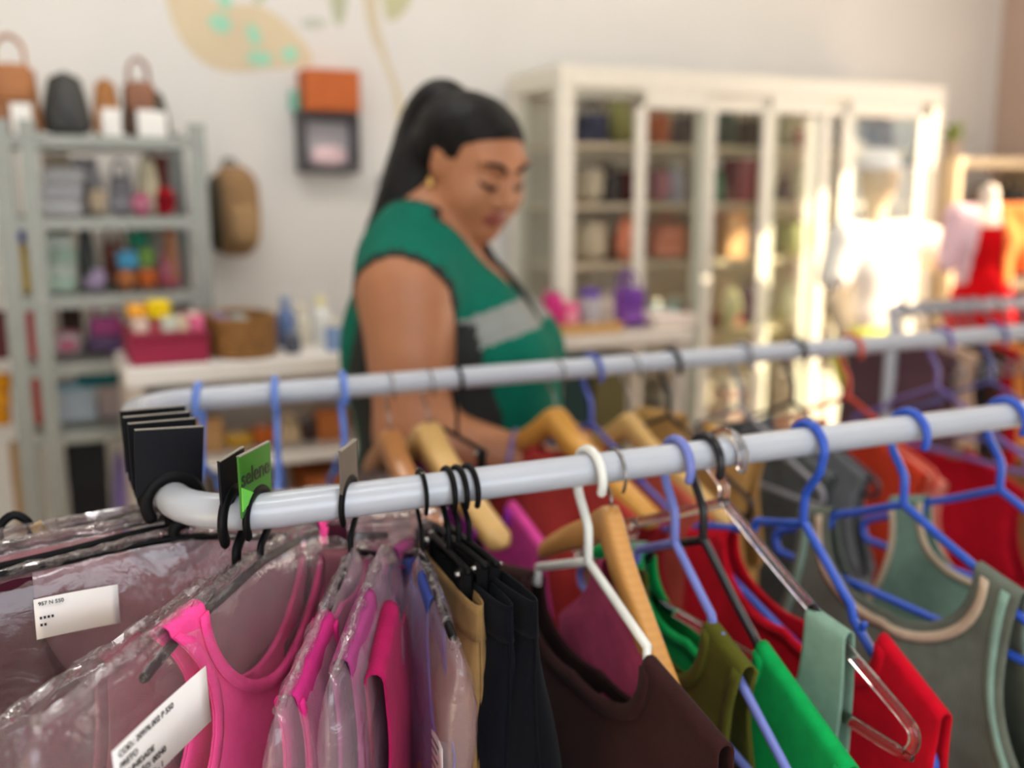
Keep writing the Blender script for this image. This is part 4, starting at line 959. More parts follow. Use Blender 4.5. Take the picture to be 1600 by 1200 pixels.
def k_jar(t, w, h, d, c, c2=None):
    r = w/2
    obj('jar_body', MB().lathe([(r*0.85, 0), (r, h*0.06), (r, h*0.7), (r*0.8, h*0.8)], 18), plastic(c, 0.25), t, smooth='auto')
    obj('lid', MB().lathe([(r*0.86, h*0.8), (r*0.88, h*0.82), (r*0.88, h*0.97), (r*0.8, h)], 18), plastic(c2 or '#dcd6c8', 0.4), t, smooth='auto')
def k_sack(t, w, h, d, c, c2=None, tagc=None):
    def f(u, v):
        k = 2*math.pi*u; q = (1-0.42*v**1.9)*(0.75+0.25*min(1, v*5)); end = 0.0 if v in (0.0, 1.0) else 1.0
        return (math.cos(k)*w/2*q*end, math.sin(k)*d/2*q*end, h*v+0.01*math.sin(3*k)*v)
    obj('body', MB().grid(f, 22, 12, closed_u=True), leather(c), t)
    obj('strap', MB().tube(catmull([(-w*0.2, -d*0.1, h*0.8), (-w*0.12, -d*0.4, h*0.5), (w*0.1, -d*0.48, h*0.25)], 5), 0.006, 6), leather(c2 or c), t)
    if tagc: obj('price_tag', MB().box((w*0.1, -d*0.56, h*0.22), (0.042, 0.002, 0.078)), mat('tag_paper', '#f4f0ea', rough=0.7, var=0.02), t, smooth=False)
KIND = dict(handbag=k_handbag, box=k_box, bottle=k_bottle, book=k_book, pouch=k_pouch, round=k_round, folded=k_folded, jar=k_jar, sack=k_sack)
NAMES = dict(handbag='handbag', box='carton', bottle='bottle', book='book', pouch='pouch', round='soft_ball', folded='folded_clothes', jar='jar', sack='soft_bag')
CATS = dict(handbag='handbag', box='box', bottle='bottle', book='book', pouch='pouch', round='ball', folded='clothes', jar='jar', sack='bag')
def item(kind, label, x0, x1, y0, y1, b, z=None, c='#888888', c2=None, d=None, rot=0.0, lv=None, rng=None, wk=1.0, **kw):
    a, w, zb, h = px_box(x0, x1, y0, y1, b)
    if z is not None: h = max(0.03, zb+h-z); zb = z
    w *= wk
    if lv:
        up = [q for q in lv if q > zb+0.02]
        if up: h = min(h, min(up)-0.03-zb)
    if rng:
        w = min(w, rng[1]-rng[0]); a = min(max(a, rng[0]+w/2), rng[1]-w/2)
    d = d or min(max(0.05, w*0.7), 0.2)
    t = thing(NAMES[kind], label, CATS[kind], W(a, b, zb), PHI+rot)
    KIND[kind](t, w, h, d, c, c2, **kw); return t
# metal shelf on the left
steel = mat('shelf_steel', '#94968f', rough=0.5, metal=0.3, var=0.06, scale=15)
SF, SBK = 2.45, 2.85
sa0, sa1 = at_b(2, 230, SF)[0], at_b(306, 230, SF)[0]
levels = [at_b(160, y, SF)[1] for y in (212, 340, 462, 566, 672)] + [0.42, 0.1]
shelf = thing('metal_shelf', 'grey slotted metal shelf crowded with goods at the left', 'shelf', W((sa0+sa1)/2, (SF+SBK)/2, 0), PHI)
sw_, sdp = sa1-sa0, SBK-SF
for z in levels:
    s_ = obj('shelf_board', MB().box((0, 0, z-0.011), (sw_-0.02, sdp, 0.022), 0.002), steel, shelf, smooth=False)
    obj('front_lip', MB().box((0, -sdp/2-0.001, z-0.014), (sw_-0.02, 0.004, 0.022)), steel, s_, smooth=False)
for sx in (-1, 1):
    for sy in (-1, 1):
        mbp = MB().box((sx*sw_/2, sy*(sdp/2+0.003), (levels[0]+0.03)/2), (0.034, 0.004, levels[0]+0.03)); mbp.box((sx*(sw_/2+0.019), sy*(sdp/2-0.014), (levels[0]+0.03)/2), (0.004, 0.036, levels[0]+0.03))
        obj('post', mbp, steel, shelf, smooth=False)
pa_ = at_b(44, 230, SF)[0]-(sa0+sa1)/2
obj('post', MB().box((pa_, -sdp/2-0.006, (levels[0]+0.03)/2), (0.034, 0.004, levels[0]+0.03)), steel, shelf, smooth=False)
Z0, Z1, Z2, Z3, Z4, Z5, Z6 = levels
MIDB = SF+0.16
for it in [
 ('handbag', 'large brown leather handbag at the left end of the shelf top', -34, 68, 56, 200, Z0, '#8a5a34', '#a86c3c', dict(tagc=1)),
 ('sack', 'dark grey slouched bag leaning on the shelf top beside the brown handbag', 58, 146, 118, 200, Z0, '#3f3f3d', '#2c2c30', {}),
 ('sack', 'tan leather pouch bag with a white tag on the shelf top', 140, 192, 128, 203, Z0, '#a8703c', '#8a5630', dict(tagc=1)),
 ('handbag', 'dark brown handbag with thin upright handles on the shelf top', 184, 250, 92, 203, Z0, '#4a3020', '#8a5a40', dict(tagc=1)),
 ('sack', 'blackish olive bag with a white tag at the right end of the shelf top', 246, 312, 146, 206, Z0, '#3a3a2c', '#1d1d1c', dict(tagc=1)),
 ('folded', 'white folded bundle on the second shelf', 58, 134, 262, 335, Z1, '#d8d6d4', '#c9c6c8', {}),
 ('pouch', 'peach pouch high on the second shelf', 136, 168, 292, 335, Z1, '#cdb79a', None, {}),
 ('handbag', 'grey handbag in the middle of the second shelf', 166, 212, 250, 335, Z1, '#8f8c92', '#77747a', {}),
 ('sack', 'cream bag behind the pink ball on the second shelf', 210, 252, 250, 335, Z1, '#cfc6a8', None, {}),
 ('round', 'pink ball on the second shelf', 204, 236, 300, 335, Z1, '#d06a8c', '#e0a0b0', dict(front=1)),
 ('round', 'red round bag at the right end of the second shelf', 250, 294, 290, 338, Z1, '#b3202c', '#5a1020', {}),
 ('bottle', 'yellow bottle with a blue cap at the left of the shelf', 14, 52, 308, 462, Z2, '#c2a440', '#3a4fb8', {}),
 ('folded', 'mint green folded pile on the third shelf', 66, 122, 366, 455, Z2, '#bfd6c2', '#d9e2d6', {}),
 ('sack', 'charcoal bag behind the mint pile on the third shelf', 118, 152, 346, 455, Z2, '#3c403e', None, {}),
 ('pouch', 'lilac pouch on the third shelf', 126, 168, 416, 456, Z2, '#bba6c4', None, {}),
 ('pouch', 'sky blue pouch stacked on the orange ball', 180, 218, 388, 422, 'top', '#5fb2de', None, {}),
 ('round', 'orange ball below the sky blue pouch', 180, 214, 420, 456, Z2, '#e08048', '#c89060', {}),
 ('round', 'lime green ball stacked on the burnt orange pouch', 213, 242, 386, 418, 'top', '#9cc46a', '#7aa850', {}),
 ('pouch', 'burnt orange pouch below the lime green ball', 212, 248, 416, 456, Z2, '#cc6a34', None, {}),
 ('pouch', 'teal green pouch at the back of the third shelf', 198, 232, 352, 388, 'top', '#2a7a62', None, {}),
 ('handbag', 'crimson and pink handbag on the third shelf', 256, 294, 392, 455, Z2, '#a84058', '#c87088', {}),
 ('sack', 'chestnut bag at the right end of the third shelf', 284, 312, 352, 455, Z2, '#a06a48', None, {}),
 ('book', 'coral red book upright on the fourth shelf', 38, 62, 484, 562, Z3, '#c04a52', None, {}),
 ('pouch', 'white and pink cushion pouch on the fourth shelf', 78, 132, 516, 564, Z3, '#e4d4d2', '#e07a92', {}),
 ('handbag', 'purple and magenta patterned bag on the fourth shelf', 130, 200, 470, 562, Z3, '#6a4a78', '#b84a90', {}),
 ('box', 'dark maroon box at the left end of the fourth shelf', -14, 16, 486, 562, Z3, '#5a2028', None, {}),
 ('folded', 'orange folded cloth at the left end of the fifth shelf', -20, 20, 584, 670, Z4, '#d08a1c', '#e09a2c', {}),
 ('book', 'tall red folder on the fifth shelf', 44, 74, 580, 670, Z4, '#b8281c', None, {}),
 ('box', 'white and pale blue carton on the fifth shelf', 86, 152, 596, 672, Z4, '#d5dfe6', '#a8cbd8', {}),
 ('folded', 'teal folded cloth on the fifth shelf', 116, 192, 572, 600, 'top', '#2a7f86', '#2a7f86', {}),
 ('box', 'pale pink carton on the fifth shelf beside the blue one', 154, 196, 600, 672, Z4, '#c9b4b0', None, {}),
 ('box', 'black crate on the low shelf', 104, 170, 690, 800, Z5, '#1c1b1e', '#26252a', {}),
 ('round', 'lilac ball on the low shelf beside the black crate', 168, 204, 700, 748, Z5, '#9a86c8', '#b8a8d8', {}),
 ('box', 'brown kraft carton at the left of the low shelf', 18, 62, 690, 800, Z5, '#a07a4a', None, {}),
]:
    kind, lab, x0, x1, y0, y1, z, c, c2, kw = it
    bb = MIDB-0.07 if kw.pop('front', None) else MIDB
    if z == Z5: pass
    if z == 'top': item(kind, lab, x0, x1, y0, y1, bb, None, c, c2, lv=levels, rng=(sa0-0.3, sa1-0.03), wk=0.93, **kw)
    else: item(kind, lab, x0, x1, y0, y1, bb, z+0.0005, c, c2, lv=levels, rng=(sa0-0.3, sa1-0.03), wk=0.93, **kw)
# a second row further back on the shelves
BK = SF+0.31
for kind, lab, x0, x1, y0, z, c, c2 in [
 ('box', 'taupe box at the back of the second shelf, left', 66, 112, 240, Z1, '#a89a88', None), ('folded', 'pale grey folded pile at the back of the second shelf', 114, 158, 246, Z1, '#b8b4b4', '#a8a2a2'), ('handbag', 'dark brown handbag at the back of the second shelf', 214, 262, 240, Z1, '#5a4438', None), ('box', 'maroon box at the back of the second shelf, right', 266, 304, 244, Z1, '#6a3430', None),
 ('box', 'olive box at the back of the third shelf, left', 70, 108, 350, Z2, '#7d7a5c', None), ('handbag', 'rust handbag at the back of the third shelf', 150, 196, 350, Z2, '#8a4a3a', None), ('box', 'grey green box at the back of the third shelf', 196, 240, 352, Z2, '#7a8278', None), ('sack', 'ash grey bag at the back of the third shelf, right', 238, 288, 348, Z2, '#8a8684', None),
 ('box', 'dark brown box at the back of the fourth shelf', 84, 120, 476, Z3, '#4a3428', None), ('sack', 'grey plum bag at the back of the fourth shelf', 190, 240, 474, Z3, '#7a6a72', None), ('box', 'kraft box at the back of the fourth shelf, right', 246, 304, 478, Z3, '#8c7458', None), ('box', 'brick red box at the back of the fifth shelf', 200, 250, 586, Z4, '#6e3a32', None), ('folded', 'brown folded pile at the back of the fifth shelf', 256, 306, 596, Z4, '#7a5c44', '#8c6c50')]:
    item(kind, lab, x0, x1, y0, 300, BK, z+0.0005, c, c2, d=0.1, lv=levels, rng=(sa0+0.03, sa1-0.03), wk=0.93)
# bag hung beside the shelf, and the framed box on the wall
a, w, zb, h = px_box(328, 406, 254, 400, WALL_B-0.10)
t = thing('backpack', 'brown backpack hanging on the wall beside the metal shelf', 'bag', W(a, WALL_B-0.10, zb), PHI)
obj('body', MB().soft((0, 0, h*0.48), (w*0.92, 0.15, h*0.96), 0.62, 24, 16, 0.06, seed=4), fabric('#9a7a58'), t)
obj('front_pocket', MB().soft((w*0.08, -0.07, h*0.34), (w*0.6, 0.06, h*0.42), 0.55, 18, 10), fabric('#a88862'), t)
obj('side_panel', MB().soft((-w*0.40, -0.01, h*0.46), (w*0.22, 0.13, h*0.82), 0.6, 14, 10), fabric('#4a4234'), t)
obj('hang_loop', MB().tube(catmull([(-0.02, 0.03, h*0.92), (-0.012, 0.06, h*1.03), (0.012, 0.06, h*1.03), (0.02, 0.03, h*0.92)], 5), 0.004, 6), fabric('#4a4234'), t)
obj('wall_hook', MB().tube([(0, 0.1, h*1.0), (0, 0.05, h*1.005), (0, 0.048, h*1.04)], 0.004, 6), metal_m, t)
a, w, zb, h = px_box(462, 556, 112, 270, WALL_B-0.02)
t = thing('wall_box', 'orange box above a dark framed picture on the back wall', 'box', W(a, WALL_B, zb), PHI)
hz_ = h*0.60; fm_ = mat('frame_dark', '#4a4648', rough=0.5)
for nm, c_, s_ in (('frame_bar', (0, -0.03, hz_-0.012), (w, 0.06, 0.028)), ('frame_bar', (0, -0.03, 0.012), (w, 0.06, 0.024)), ('frame_bar', (-w/2+0.011, -0.03, hz_/2), (0.022, 0.06, hz_-0.05)), ('frame_bar', (w/2-0.011, -0.03, hz_/2), (0.022, 0.06, hz_-0.05))): obj(nm, MB().box(c_, s_, 0.003), fm_, t, smooth=False)
obj('picture', MB().box((0, -0.012, hz_/2), (w-0.044, 0.01, hz_-0.05)), mat('picture_grey', '#b9b4b8', rough=0.5, var=0.1, scale=20), t, smooth=False)
obj('pink_motif', MB().soft((0.004, -0.022, hz_*0.27), (w*0.62, 0.02, hz_*0.36), 0.8, 16, 10), mat('motif_pink', '#f0cdd0', rough=0.5, var=0.2, scale=30), t)
obj('orange_box', MB().box((0.004, -0.045, hz_+h*0.2), (w*0.9, 0.09, h*0.40), 0.004), mat('card_orange', '#c0622a', rough=0.65), t, smooth=False)
obj('mint_tab', MB().box((-w*0.5-0.004, -0.03, hz_+h*0.10), (0.022, 0.03, h*0.20), 0.003), mat('card_mint', '#7fc4ae', rough=0.6), t, smooth=False)
a, w, zb, h = px_box(594, 624, 276, 318, WALL_B-0.02)
t = thing('wall_switch', 'small dark box on the wall behind the ponytail', 'box', W(a, WALL_B, zb), PHI)
obj('cover', MB().box((0, -0.015, h/2), (w, 0.03, h), 0.003), mat('switch_dark', '#56505a', rough=0.5), t, smooth=False); obj('button', MB().box((0, -0.033, h*0.55), (w*0.4, 0.006, h*0.3), 0.001), plastic('#332f36'), t, smooth=False)

# white open counter behind the worker
CF, CBK = 2.16, 2.43
ca0, ca1 = at_b(196, 585, CF)[0], at_b(700, 585, CF)[0]; zc = at_b(360, 566, CF)[1]
white = mat('white_laminate', '#e9e4de', rough=0.4, var=0.02)
ctr = thing('counter', 'white open counter with goods behind the worker', 'counter', W((ca0+ca1)/2, (CF+CBK)/2, 0), PHI); cw, cd = ca1-ca0, CBK-CF
obj('top', MB().box((0, 0, zc-0.02), (cw, cd, 0.040), 0.004), white, ctr, smooth=False)
for s in (-1, 1): obj('side_panel', MB().box((s*(cw/2-0.02), 0, (zc-0.04)/2), (0.032, cd-0.02, zc-0.04), 0.002), mat('panel_beige', '#cdbfb2', rough=0.5), ctr, smooth=False)
zsh = at_b(400, 718, CF)[1]
for z in (zsh, 0.45, 0.10): obj('shelf_board', MB().box((0, 0, z-0.011), (cw-0.07, cd-0.03, 0.022), 0.002), white, ctr, smooth=False)
obj('back_panel', MB().box((0, cd/2-0.012, (zc-0.04)/2), (cw-0.07, 0.008, zc-0.04)), mat('panel_beige', '#cdbfb2'), ctr, smooth=False)
CM = CF+0.12
t = item('box', 'crimson open carton of books on the counter', 198, 316, 512, 566, CM, zc+0.0005, '#9a1f42', '#8a1a3a', d=0.2)
for i, (x0, x1, y0, c, lab) in enumerate([(205, 226, 492, '#d9c2b2', 'beige book standing in the crimson carton'), (228, 246, 496, '#a84a4a', 'rust red book standing in the crimson carton'), (248, 270, 490, '#c9d2c0', 'pale green book standing in the crimson carton'), (272, 288, 494, '#d8c6a8', 'sand coloured book standing in the crimson carton'), (290, 312, 488, '#e06a92', 'pink book standing in the crimson carton')]):
    item('book', lab, x0, x1, y0, 516, CM, None, c, d=0.12)
item('folded', 'bright yellow folded cloth on the books', 228, 266, 470, 494, CM, None, '#f0d020', '#f0d020', d=0.1); item('pouch', 'amber pouch on the books beside the yellow cloth', 196, 228, 472, 496, CM, None, '#f0a838', d=0.1)
t = thing('basket', 'round brown woven basket on the counter', 'basket', W(*[px_box(322, 428, 508, 564, CM)[0], CM], zc+0.0005), PHI)
wb = px_box(322, 428, 508, 564, CM); rb = wb[1]/2; hb = 0.075
for k in range(9): obj('woven_ring', MB().tube([(rb*0.97*math.cos(q), 0.11*math.sin(q), 0.006+hb*k/8.0) for q in np.linspace(0, 2*math.pi, 29)[:-1]], 0.0062, 6, closed=True), mat('wicker', '#8f6434', rough=0.7, var=0.25, scale=60), t)
obj('base', MB().lathe([(rb*0.6, 0.002), (rb*0.6, 0.008)], 20), mat('wicker', '#8f6434'), t)
item('pouch', 'periwinkle pouch in the woven basket', 326, 358, 488, 530, CM, zc+0.02, '#8a86c4', d=0.08); item('pouch', 'pale aqua pouch in the woven basket', 358, 388, 490, 530, CM, zc+0.02, '#b4cfd0', d=0.08)
for lab, x0, x1, y0, c, c2, kd in (('slate blue bottle beside the basket', 432, 462, 462, '#5f76a4', '#8fa4c4', 'bottle'), ('cream bottle on the counter', 458, 484, 474, '#d6d0bc', '#efe8d0', 'bottle'), ('dark grey jar on the counter', 444, 470, 520, '#4c5060', '#6a7080', 'jar'), ('white bottle with a pale yellow cap on the counter', 488, 516, 462, '#dfe2e0', '#ece6b0', 'bottle'), ('light blue jar before the worker back', 508, 534, 500, '#7f9cc8', '#dcd8cc', 'jar')):
    item(kd, lab, x0, x1, y0, 564, CM+(-0.05 if 'jar' in kd else 0.05), zc+0.0005, c, c2)
for i, (x0, x1, y0, c, lab, kd) in enumerate([(236, 290, 648, '#2c3a48', 'dark slate box under the counter top', 'box'), (300, 348, 652, '#b58a5a', 'tan carton under the counter top', 'box'), (350, 396, 670, '#c2963c', 'mustard pouch under the counter top', 'pouch'), (394, 432, 660, '#b8602c', 'rust orange pouch under the counter top', 'pouch'), (434, 470, 648, '#cdb490', 'cream handbag under the counter top', 'handbag'), (466, 496, 652, '#4a3a38', 'dark brown pouch under the counter top', 'pouch'), (494, 540, 640, '#bd7038', 'large orange box under the counter top', 'box')]):
    item(kd, lab, x0, x1, y0, 716, CM, zsh+0.0005, c)
item('box', 'orange brown carton on the lower counter shelf', 470, 540, 728, 800, CM, None, '#a85a28', d=0.2)
item('folded', 'taupe folded pile on the lower counter shelf', 330, 420, 740, 800, CM, None, '#7a6a60', '#93847a', d=0.2)

# glazed display cabinet
GB0, GB1 = 2.62, 2.96
ga0, ga1 = at_b(873, 300, GB0)[0], at_b(1466, 300, GB0)[0]
gzt = at_b(885, 100, GB0)[1]
alu = mat('cabinet_frame', '#e6e0d2', rough=0.42, var=0.03)
cab = thing('display_cabinet', 'tall cream display cabinet with sliding glass doors', 'cabinet', W((ga0+ga1)/2, (GB0+GB1)/2, 0), PHI); gw, gd = ga1-ga0, GB1-GB0

for c_, s_ in (((0, -gd/2+0.02, gzt-0.03), (gw, 0.04, 0.06)), ((0, gd/2-0.02, gzt-0.03), (gw, 0.04, 0.06)), ((-gw/2+0.02, 0, gzt-0.03), (0.04, gd-0.08, 0.06)), ((gw/2-0.02, 0, gzt-0.03), (0.04, gd-0.08, 0.06))): obj('top_rail', MB().box(c_, s_, 0.003), alu, cab, smooth=False)
obj('top_glass', MB().box((0, 0, gzt-0.02), (gw-0.08, gd-0.08, 0.005)), pane_glass(), cab, smooth=False)
obj('plinth', MB().box((0, 0, 0.05), (gw, gd, 0.10), 0.003), alu, cab, smooth=False)
obj('back_panel', MB().box((0, gd/2-0.006, gzt/2), (gw-0.04, 0.008, gzt-0.12)), mat('cabinet_back', '#c4b8a4', rough=0.7), cab, smooth=False)
for sx in (-1, 1):
    for sy in (-1, 1): obj('post', MB().box((sx*(gw/2-0.025), sy*(gd/2-0.02), gzt/2), (0.05, 0.04, gzt-0.1), 0.003), alu, cab, smooth=False)
    obj('side_glass', MB().box((sx*(gw/2-0.02), 0, gzt/2), (0.005, gd-0.08, gzt-0.18)), pane_glass(), cab, smooth=False)
gl_z = [at_b(935, y, GB0+0.16)[1] for y in (226, 318, 408, 520)]+[0.62, 0.32, 0.11]
for z in gl_z: obj('shelf_board', MB().box((0, 0.01, z-0.008), (gw-0.06, gd-0.09, 0.014), 0.001), mat('shelf_beige', '#c9b99e', rough=0.5), cab, smooth=False)
amid = (ga0+ga1)/2
for i, (x0, x1, off) in enumerate(((992, 1115, -0.165), (1090, 1215, -0.148), (1188, 1292, -0.165), (1262, 1335, -0.148), (1310, 1440, -0.165))):
    a0, a1 = at_b(x0, 320, GB0)[0]-amid, at_b(x1, 320, GB0)[0]-amid
    f = obj('door_frame', (lambda mb: mb)(MB().box(((a0+0.018), off, gzt/2-0.02), (0.036, 0.014, gzt-0.17), 0.002).box((a1-0.018, off, gzt/2-0.02), (0.036, 0.014, gzt-0.17), 0.002).box(((a0+a1)/2, off, gzt-0.085), (a1-a0-0.06, 0.014, 0.05), 0.002).box(((a0+a1)/2, off, 0.13), (a1-a0-0.06, 0.014, 0.05), 0.002)), alu, cab, smooth=False)
    obj('pane', MB().box(((a0+a1)/2, off, gzt/2), (a1-a0-0.05, 0.004, gzt-0.24)), pane_glass(), f, smooth=False)
GM = GB0+0.16
rows = [
 (0, [('handbag', 'navy handbag in the cabinet, top left', 896, 948, 158, '#33364c', None), ('sack', 'olive green bag on the cabinet top shelf', 948, 988, 158, '#8a8650', None), ('handbag', 'rust orange tote on the cabinet top shelf', 1012, 1038, 150, '#b0552c', None), ('handbag', 'plum grey handbag on the cabinet top shelf', 1050, 1092, 160, '#5a5258', '#463f46'), ('sack', 'dark green bag on the cabinet top shelf', 1110, 1150, 166, '#33473c', None), ('handbag', 'dark umber handbag on the cabinet top shelf', 1150, 1190, 160, '#4c4034', None), ('sack', 'cream bag on the cabinet top shelf', 1218, 1246, 168, '#bdae8a', None), ('round', 'dark red ball on the cabinet top shelf', 1242, 1268, 200, '#a02424', None), ('handbag', 'brown handbag on the cabinet top shelf, right', 1345, 1385, 185, '#6b5844', None), ('sack', 'maroon brown bag at the right end of the cabinet top shelf', 1388, 1430, 180, '#7a5a48', None), ('box', 'taupe carton on the cabinet top shelf, right', 1298, 1335, 190, '#8a8070', None)]),
 (1, [('pouch', 'beige pouch on the second cabinet shelf', 900, 936, 258, '#c2b49c', None), ('handbag', 'black handbag on the second cabinet shelf', 930, 966, 255, '#3c3634', None), ('pouch', 'dark maroon pouch on the second cabinet shelf', 960, 992, 266, '#5a2c30', None), ('jar', 'lavender grey jar on the second cabinet shelf', 1040, 1070, 250, '#b3afc0', None), ('pouch', 'rose pouch on the second cabinet shelf', 1010, 1038, 262, '#a8707a', None), ('bottle', 'green bottle on the second cabinet shelf', 1108, 1132, 250, '#3f7a58', None), ('box', 'burgundy box on the second cabinet shelf', 1135, 1170, 248, '#8a3848', None), ('jar', 'cream jar on the second cabinet shelf', 1168, 1194, 248, '#e6d8b0', None), ('handbag', 'mauve handbag on the second cabinet shelf', 1216, 1262, 258, '#7c5866', None), ('round', 'pale green ball on the second cabinet shelf', 1240, 1272, 250, '#c8d6a8', None), ('box', 'grey green box on the second cabinet shelf', 1395, 1435, 270, '#7c9484', None)]),
 (2, [('pouch', 'sand pouch on the third cabinet shelf', 898, 944, 340, '#cfc0a4', None), ('round', 'salmon ball on the third cabinet shelf', 962, 998, 336, '#ee9878', None), ('box', 'brown box on the third cabinet shelf', 940, 966, 366, '#6a4c40', None), ('handbag', 'salmon red handbag on the third cabinet shelf', 1008, 1070, 318, '#d88468', None), ('pouch', 'yellow cream pouch on the third cabinet shelf', 1076, 1100, 340, '#dccf90', None), ('box', 'peach box on the third cabinet shelf', 1118, 1152, 330, '#dca878', None), ('pouch', 'light lilac pouch on the third cabinet shelf', 1152, 1190, 342, '#d0c8d8', None), ('pouch', 'lime and white pouch on the third cabinet shelf', 1216, 1262, 340, '#d6dca0', None), ('handbag', 'claret handbag on the third cabinet shelf, right', 1395, 1432, 352, '#8a2c44', None)]),
 (3, [('handbag', 'white handbag on the fourth cabinet shelf', 908, 968, 430, '#d6cec2', None), ('jar', 'light blue jar on the fourth cabinet shelf', 1012, 1032, 468, '#8fb4d0', None), ('jar', 'aqua jar on the fourth cabinet shelf', 1040, 1072, 462, '#a3c9cc', None), ('pouch', 'terracotta pouch on the fourth cabinet shelf', 1050, 1090, 472, '#b8705c', None), ('round', 'yellow and white ball on the fourth cabinet shelf', 1120, 1156, 450, '#eee6b8', None), ('pouch', 'raspberry pouch on the fourth cabinet shelf', 1114, 1150, 486, '#b84a64', None), ('handbag', 'violet handbag on the fourth cabinet shelf', 1154, 1186, 436, '#7a5a88', None), ('round', 'pale mint ball on the fourth cabinet shelf', 1218, 1250, 440, '#dfe6c8', None), ('handbag', 'black handbag on the fourth cabinet shelf', 1244, 1274, 430, '#2c2a2c', None), ('pouch', 'lime yellow pouch on the fourth cabinet shelf', 1318, 1390, 470, '#dbe884', None), ('pouch', 'rust red pouch on the fourth cabinet shelf, right', 1378, 1412, 452, '#a83c28', None)]),
 (4, [('box', 'dark green box low in the cabinet', 900, 960, 580, '#2c443c', None), ('folded', 'white and grey folded clothes low in the cabinet', 1010, 1090, 590, '#cfc8bc', '#b0a89c'), ('folded', 'pale pink folded clothes low in the cabinet', 1115, 1190, 590, '#dcb8b0', '#e6ddd4'), ('folded', 'white folded clothes low in the cabinet, right', 1210, 1312, 580, '#eee6da', '#e2d8cc'), ('box', 'tan carton low in the cabinet, right end', 1372, 1430, 580, '#b08c6a', None)]),
]
yb = [226, 318, 408, 520, 640]
for li, its in rows:
    for kd, lab, x0, x1, y0, c, c2 in its: item(kd, lab, x0, x1, y0, yb[li], GM+(-0.05 if kd in ('round',) else 0.02), gl_z[li]+0.0005, c, c2, d=0.12, lv=gl_z+[gzt-0.05], rng=(ga0+0.06, ga1-0.06), wk=0.86)
# low table in front of the cabinet
TB = 2.24; zt = at_b(930, 522, TB)[1]
ta0, ta1 = at_b(846, 522, TB)[0], at_b(1075, 522, TB)[0]
tb = thing('table', 'pale table with a wooden tray before the glass cabinet', 'table', W((ta0+ta1)/2, TB+0.12, 0), PHI); tw = ta1-ta0
obj('table_top', MB().box((0, 0, zt-0.018), (tw, 0.30, 0.034), 0.004), mat('table_top', '#d8cdbf', rough=0.45), tb, smooth=False)
for sx in (-1, 1):
    for sy in (-1, 1): obj('leg', MB().box((sx*(tw/2-0.03), sy*0.12, (zt-0.035)/2), (0.035, 0.035, zt-0.035), 0.003), mat('table_leg', '#c9beb0', rough=0.5), tb, smooth=False)
a, w, zb, h = px_box(850, 966, 506, 524, TB+0.03)
t = thing('wooden_tray', 'shallow honey coloured wooden tray on the pale table', 'tray', W(a, TB+0.08, zt+0.0005), PHI)
obj('base', MB().box((0, 0, 0.005), (w, 0.15, 0.008), 0.001), wood('#c99a58'), t, smooth=False)
for c_, s_ in (((0, -0.072, 0.014), (w, 0.008, 0.022)), ((0, 0.072, 0.014), (w, 0.008, 0.022)), ((-w/2+0.004, 0, 0.014), (0.008, 0.136, 0.022)), ((w/2-0.004, 0, 0.014), (0.008, 0.136, 0.022))): obj('rim', MB().box(c_, s_, 0.001), wood('#c99a58'), t, smooth=False)
for kd, lab, x0, x1, y0, c, c2 in (('pouch', 'hot pink pouch in the wooden tray', 852, 874, 452, '#d23a80', None), ('pouch', 'rose pink pouch in the wooden tray', 872, 900, 470, '#e05a88', '#f0a0b0'), ('jar', 'silver grey jar in the wooden tray', 906, 938, 452, '#a8a0a4', '#5a2ca0'), ('jar', 'cream flecked jar in the wooden tray', 930, 958, 468, '#b4a498', '#c8b8a8')):
    item(kd, lab, x0, x1, y0, 510, TB+0.07, zt+0.011, c, c2, d=0.06)
item('handbag', 'tall purple bag on the pale table beside the tray', 960, 1000, 424, 524, TB+0.10, zt+0.0005, '#7a3f98', '#6a2f90', d=0.1)
item('box', 'flat cream box on the pale table', 1000, 1062, 500, 524, TB+0.10, zt+0.0005, '#e6d8cc', d=0.16)
for kd, lab, x0, x1, y0, c, c2 in (('box', 'dark teal crate under the pale table', 852, 892, 540, '#1d3a38', None), ('box', 'olive carton under the pale table', 900, 950, 545, '#6a6038', None)):
    item(kd, lab, x0, x1, y0, 700, TB+0.12, None, c, c2, d=0.2)
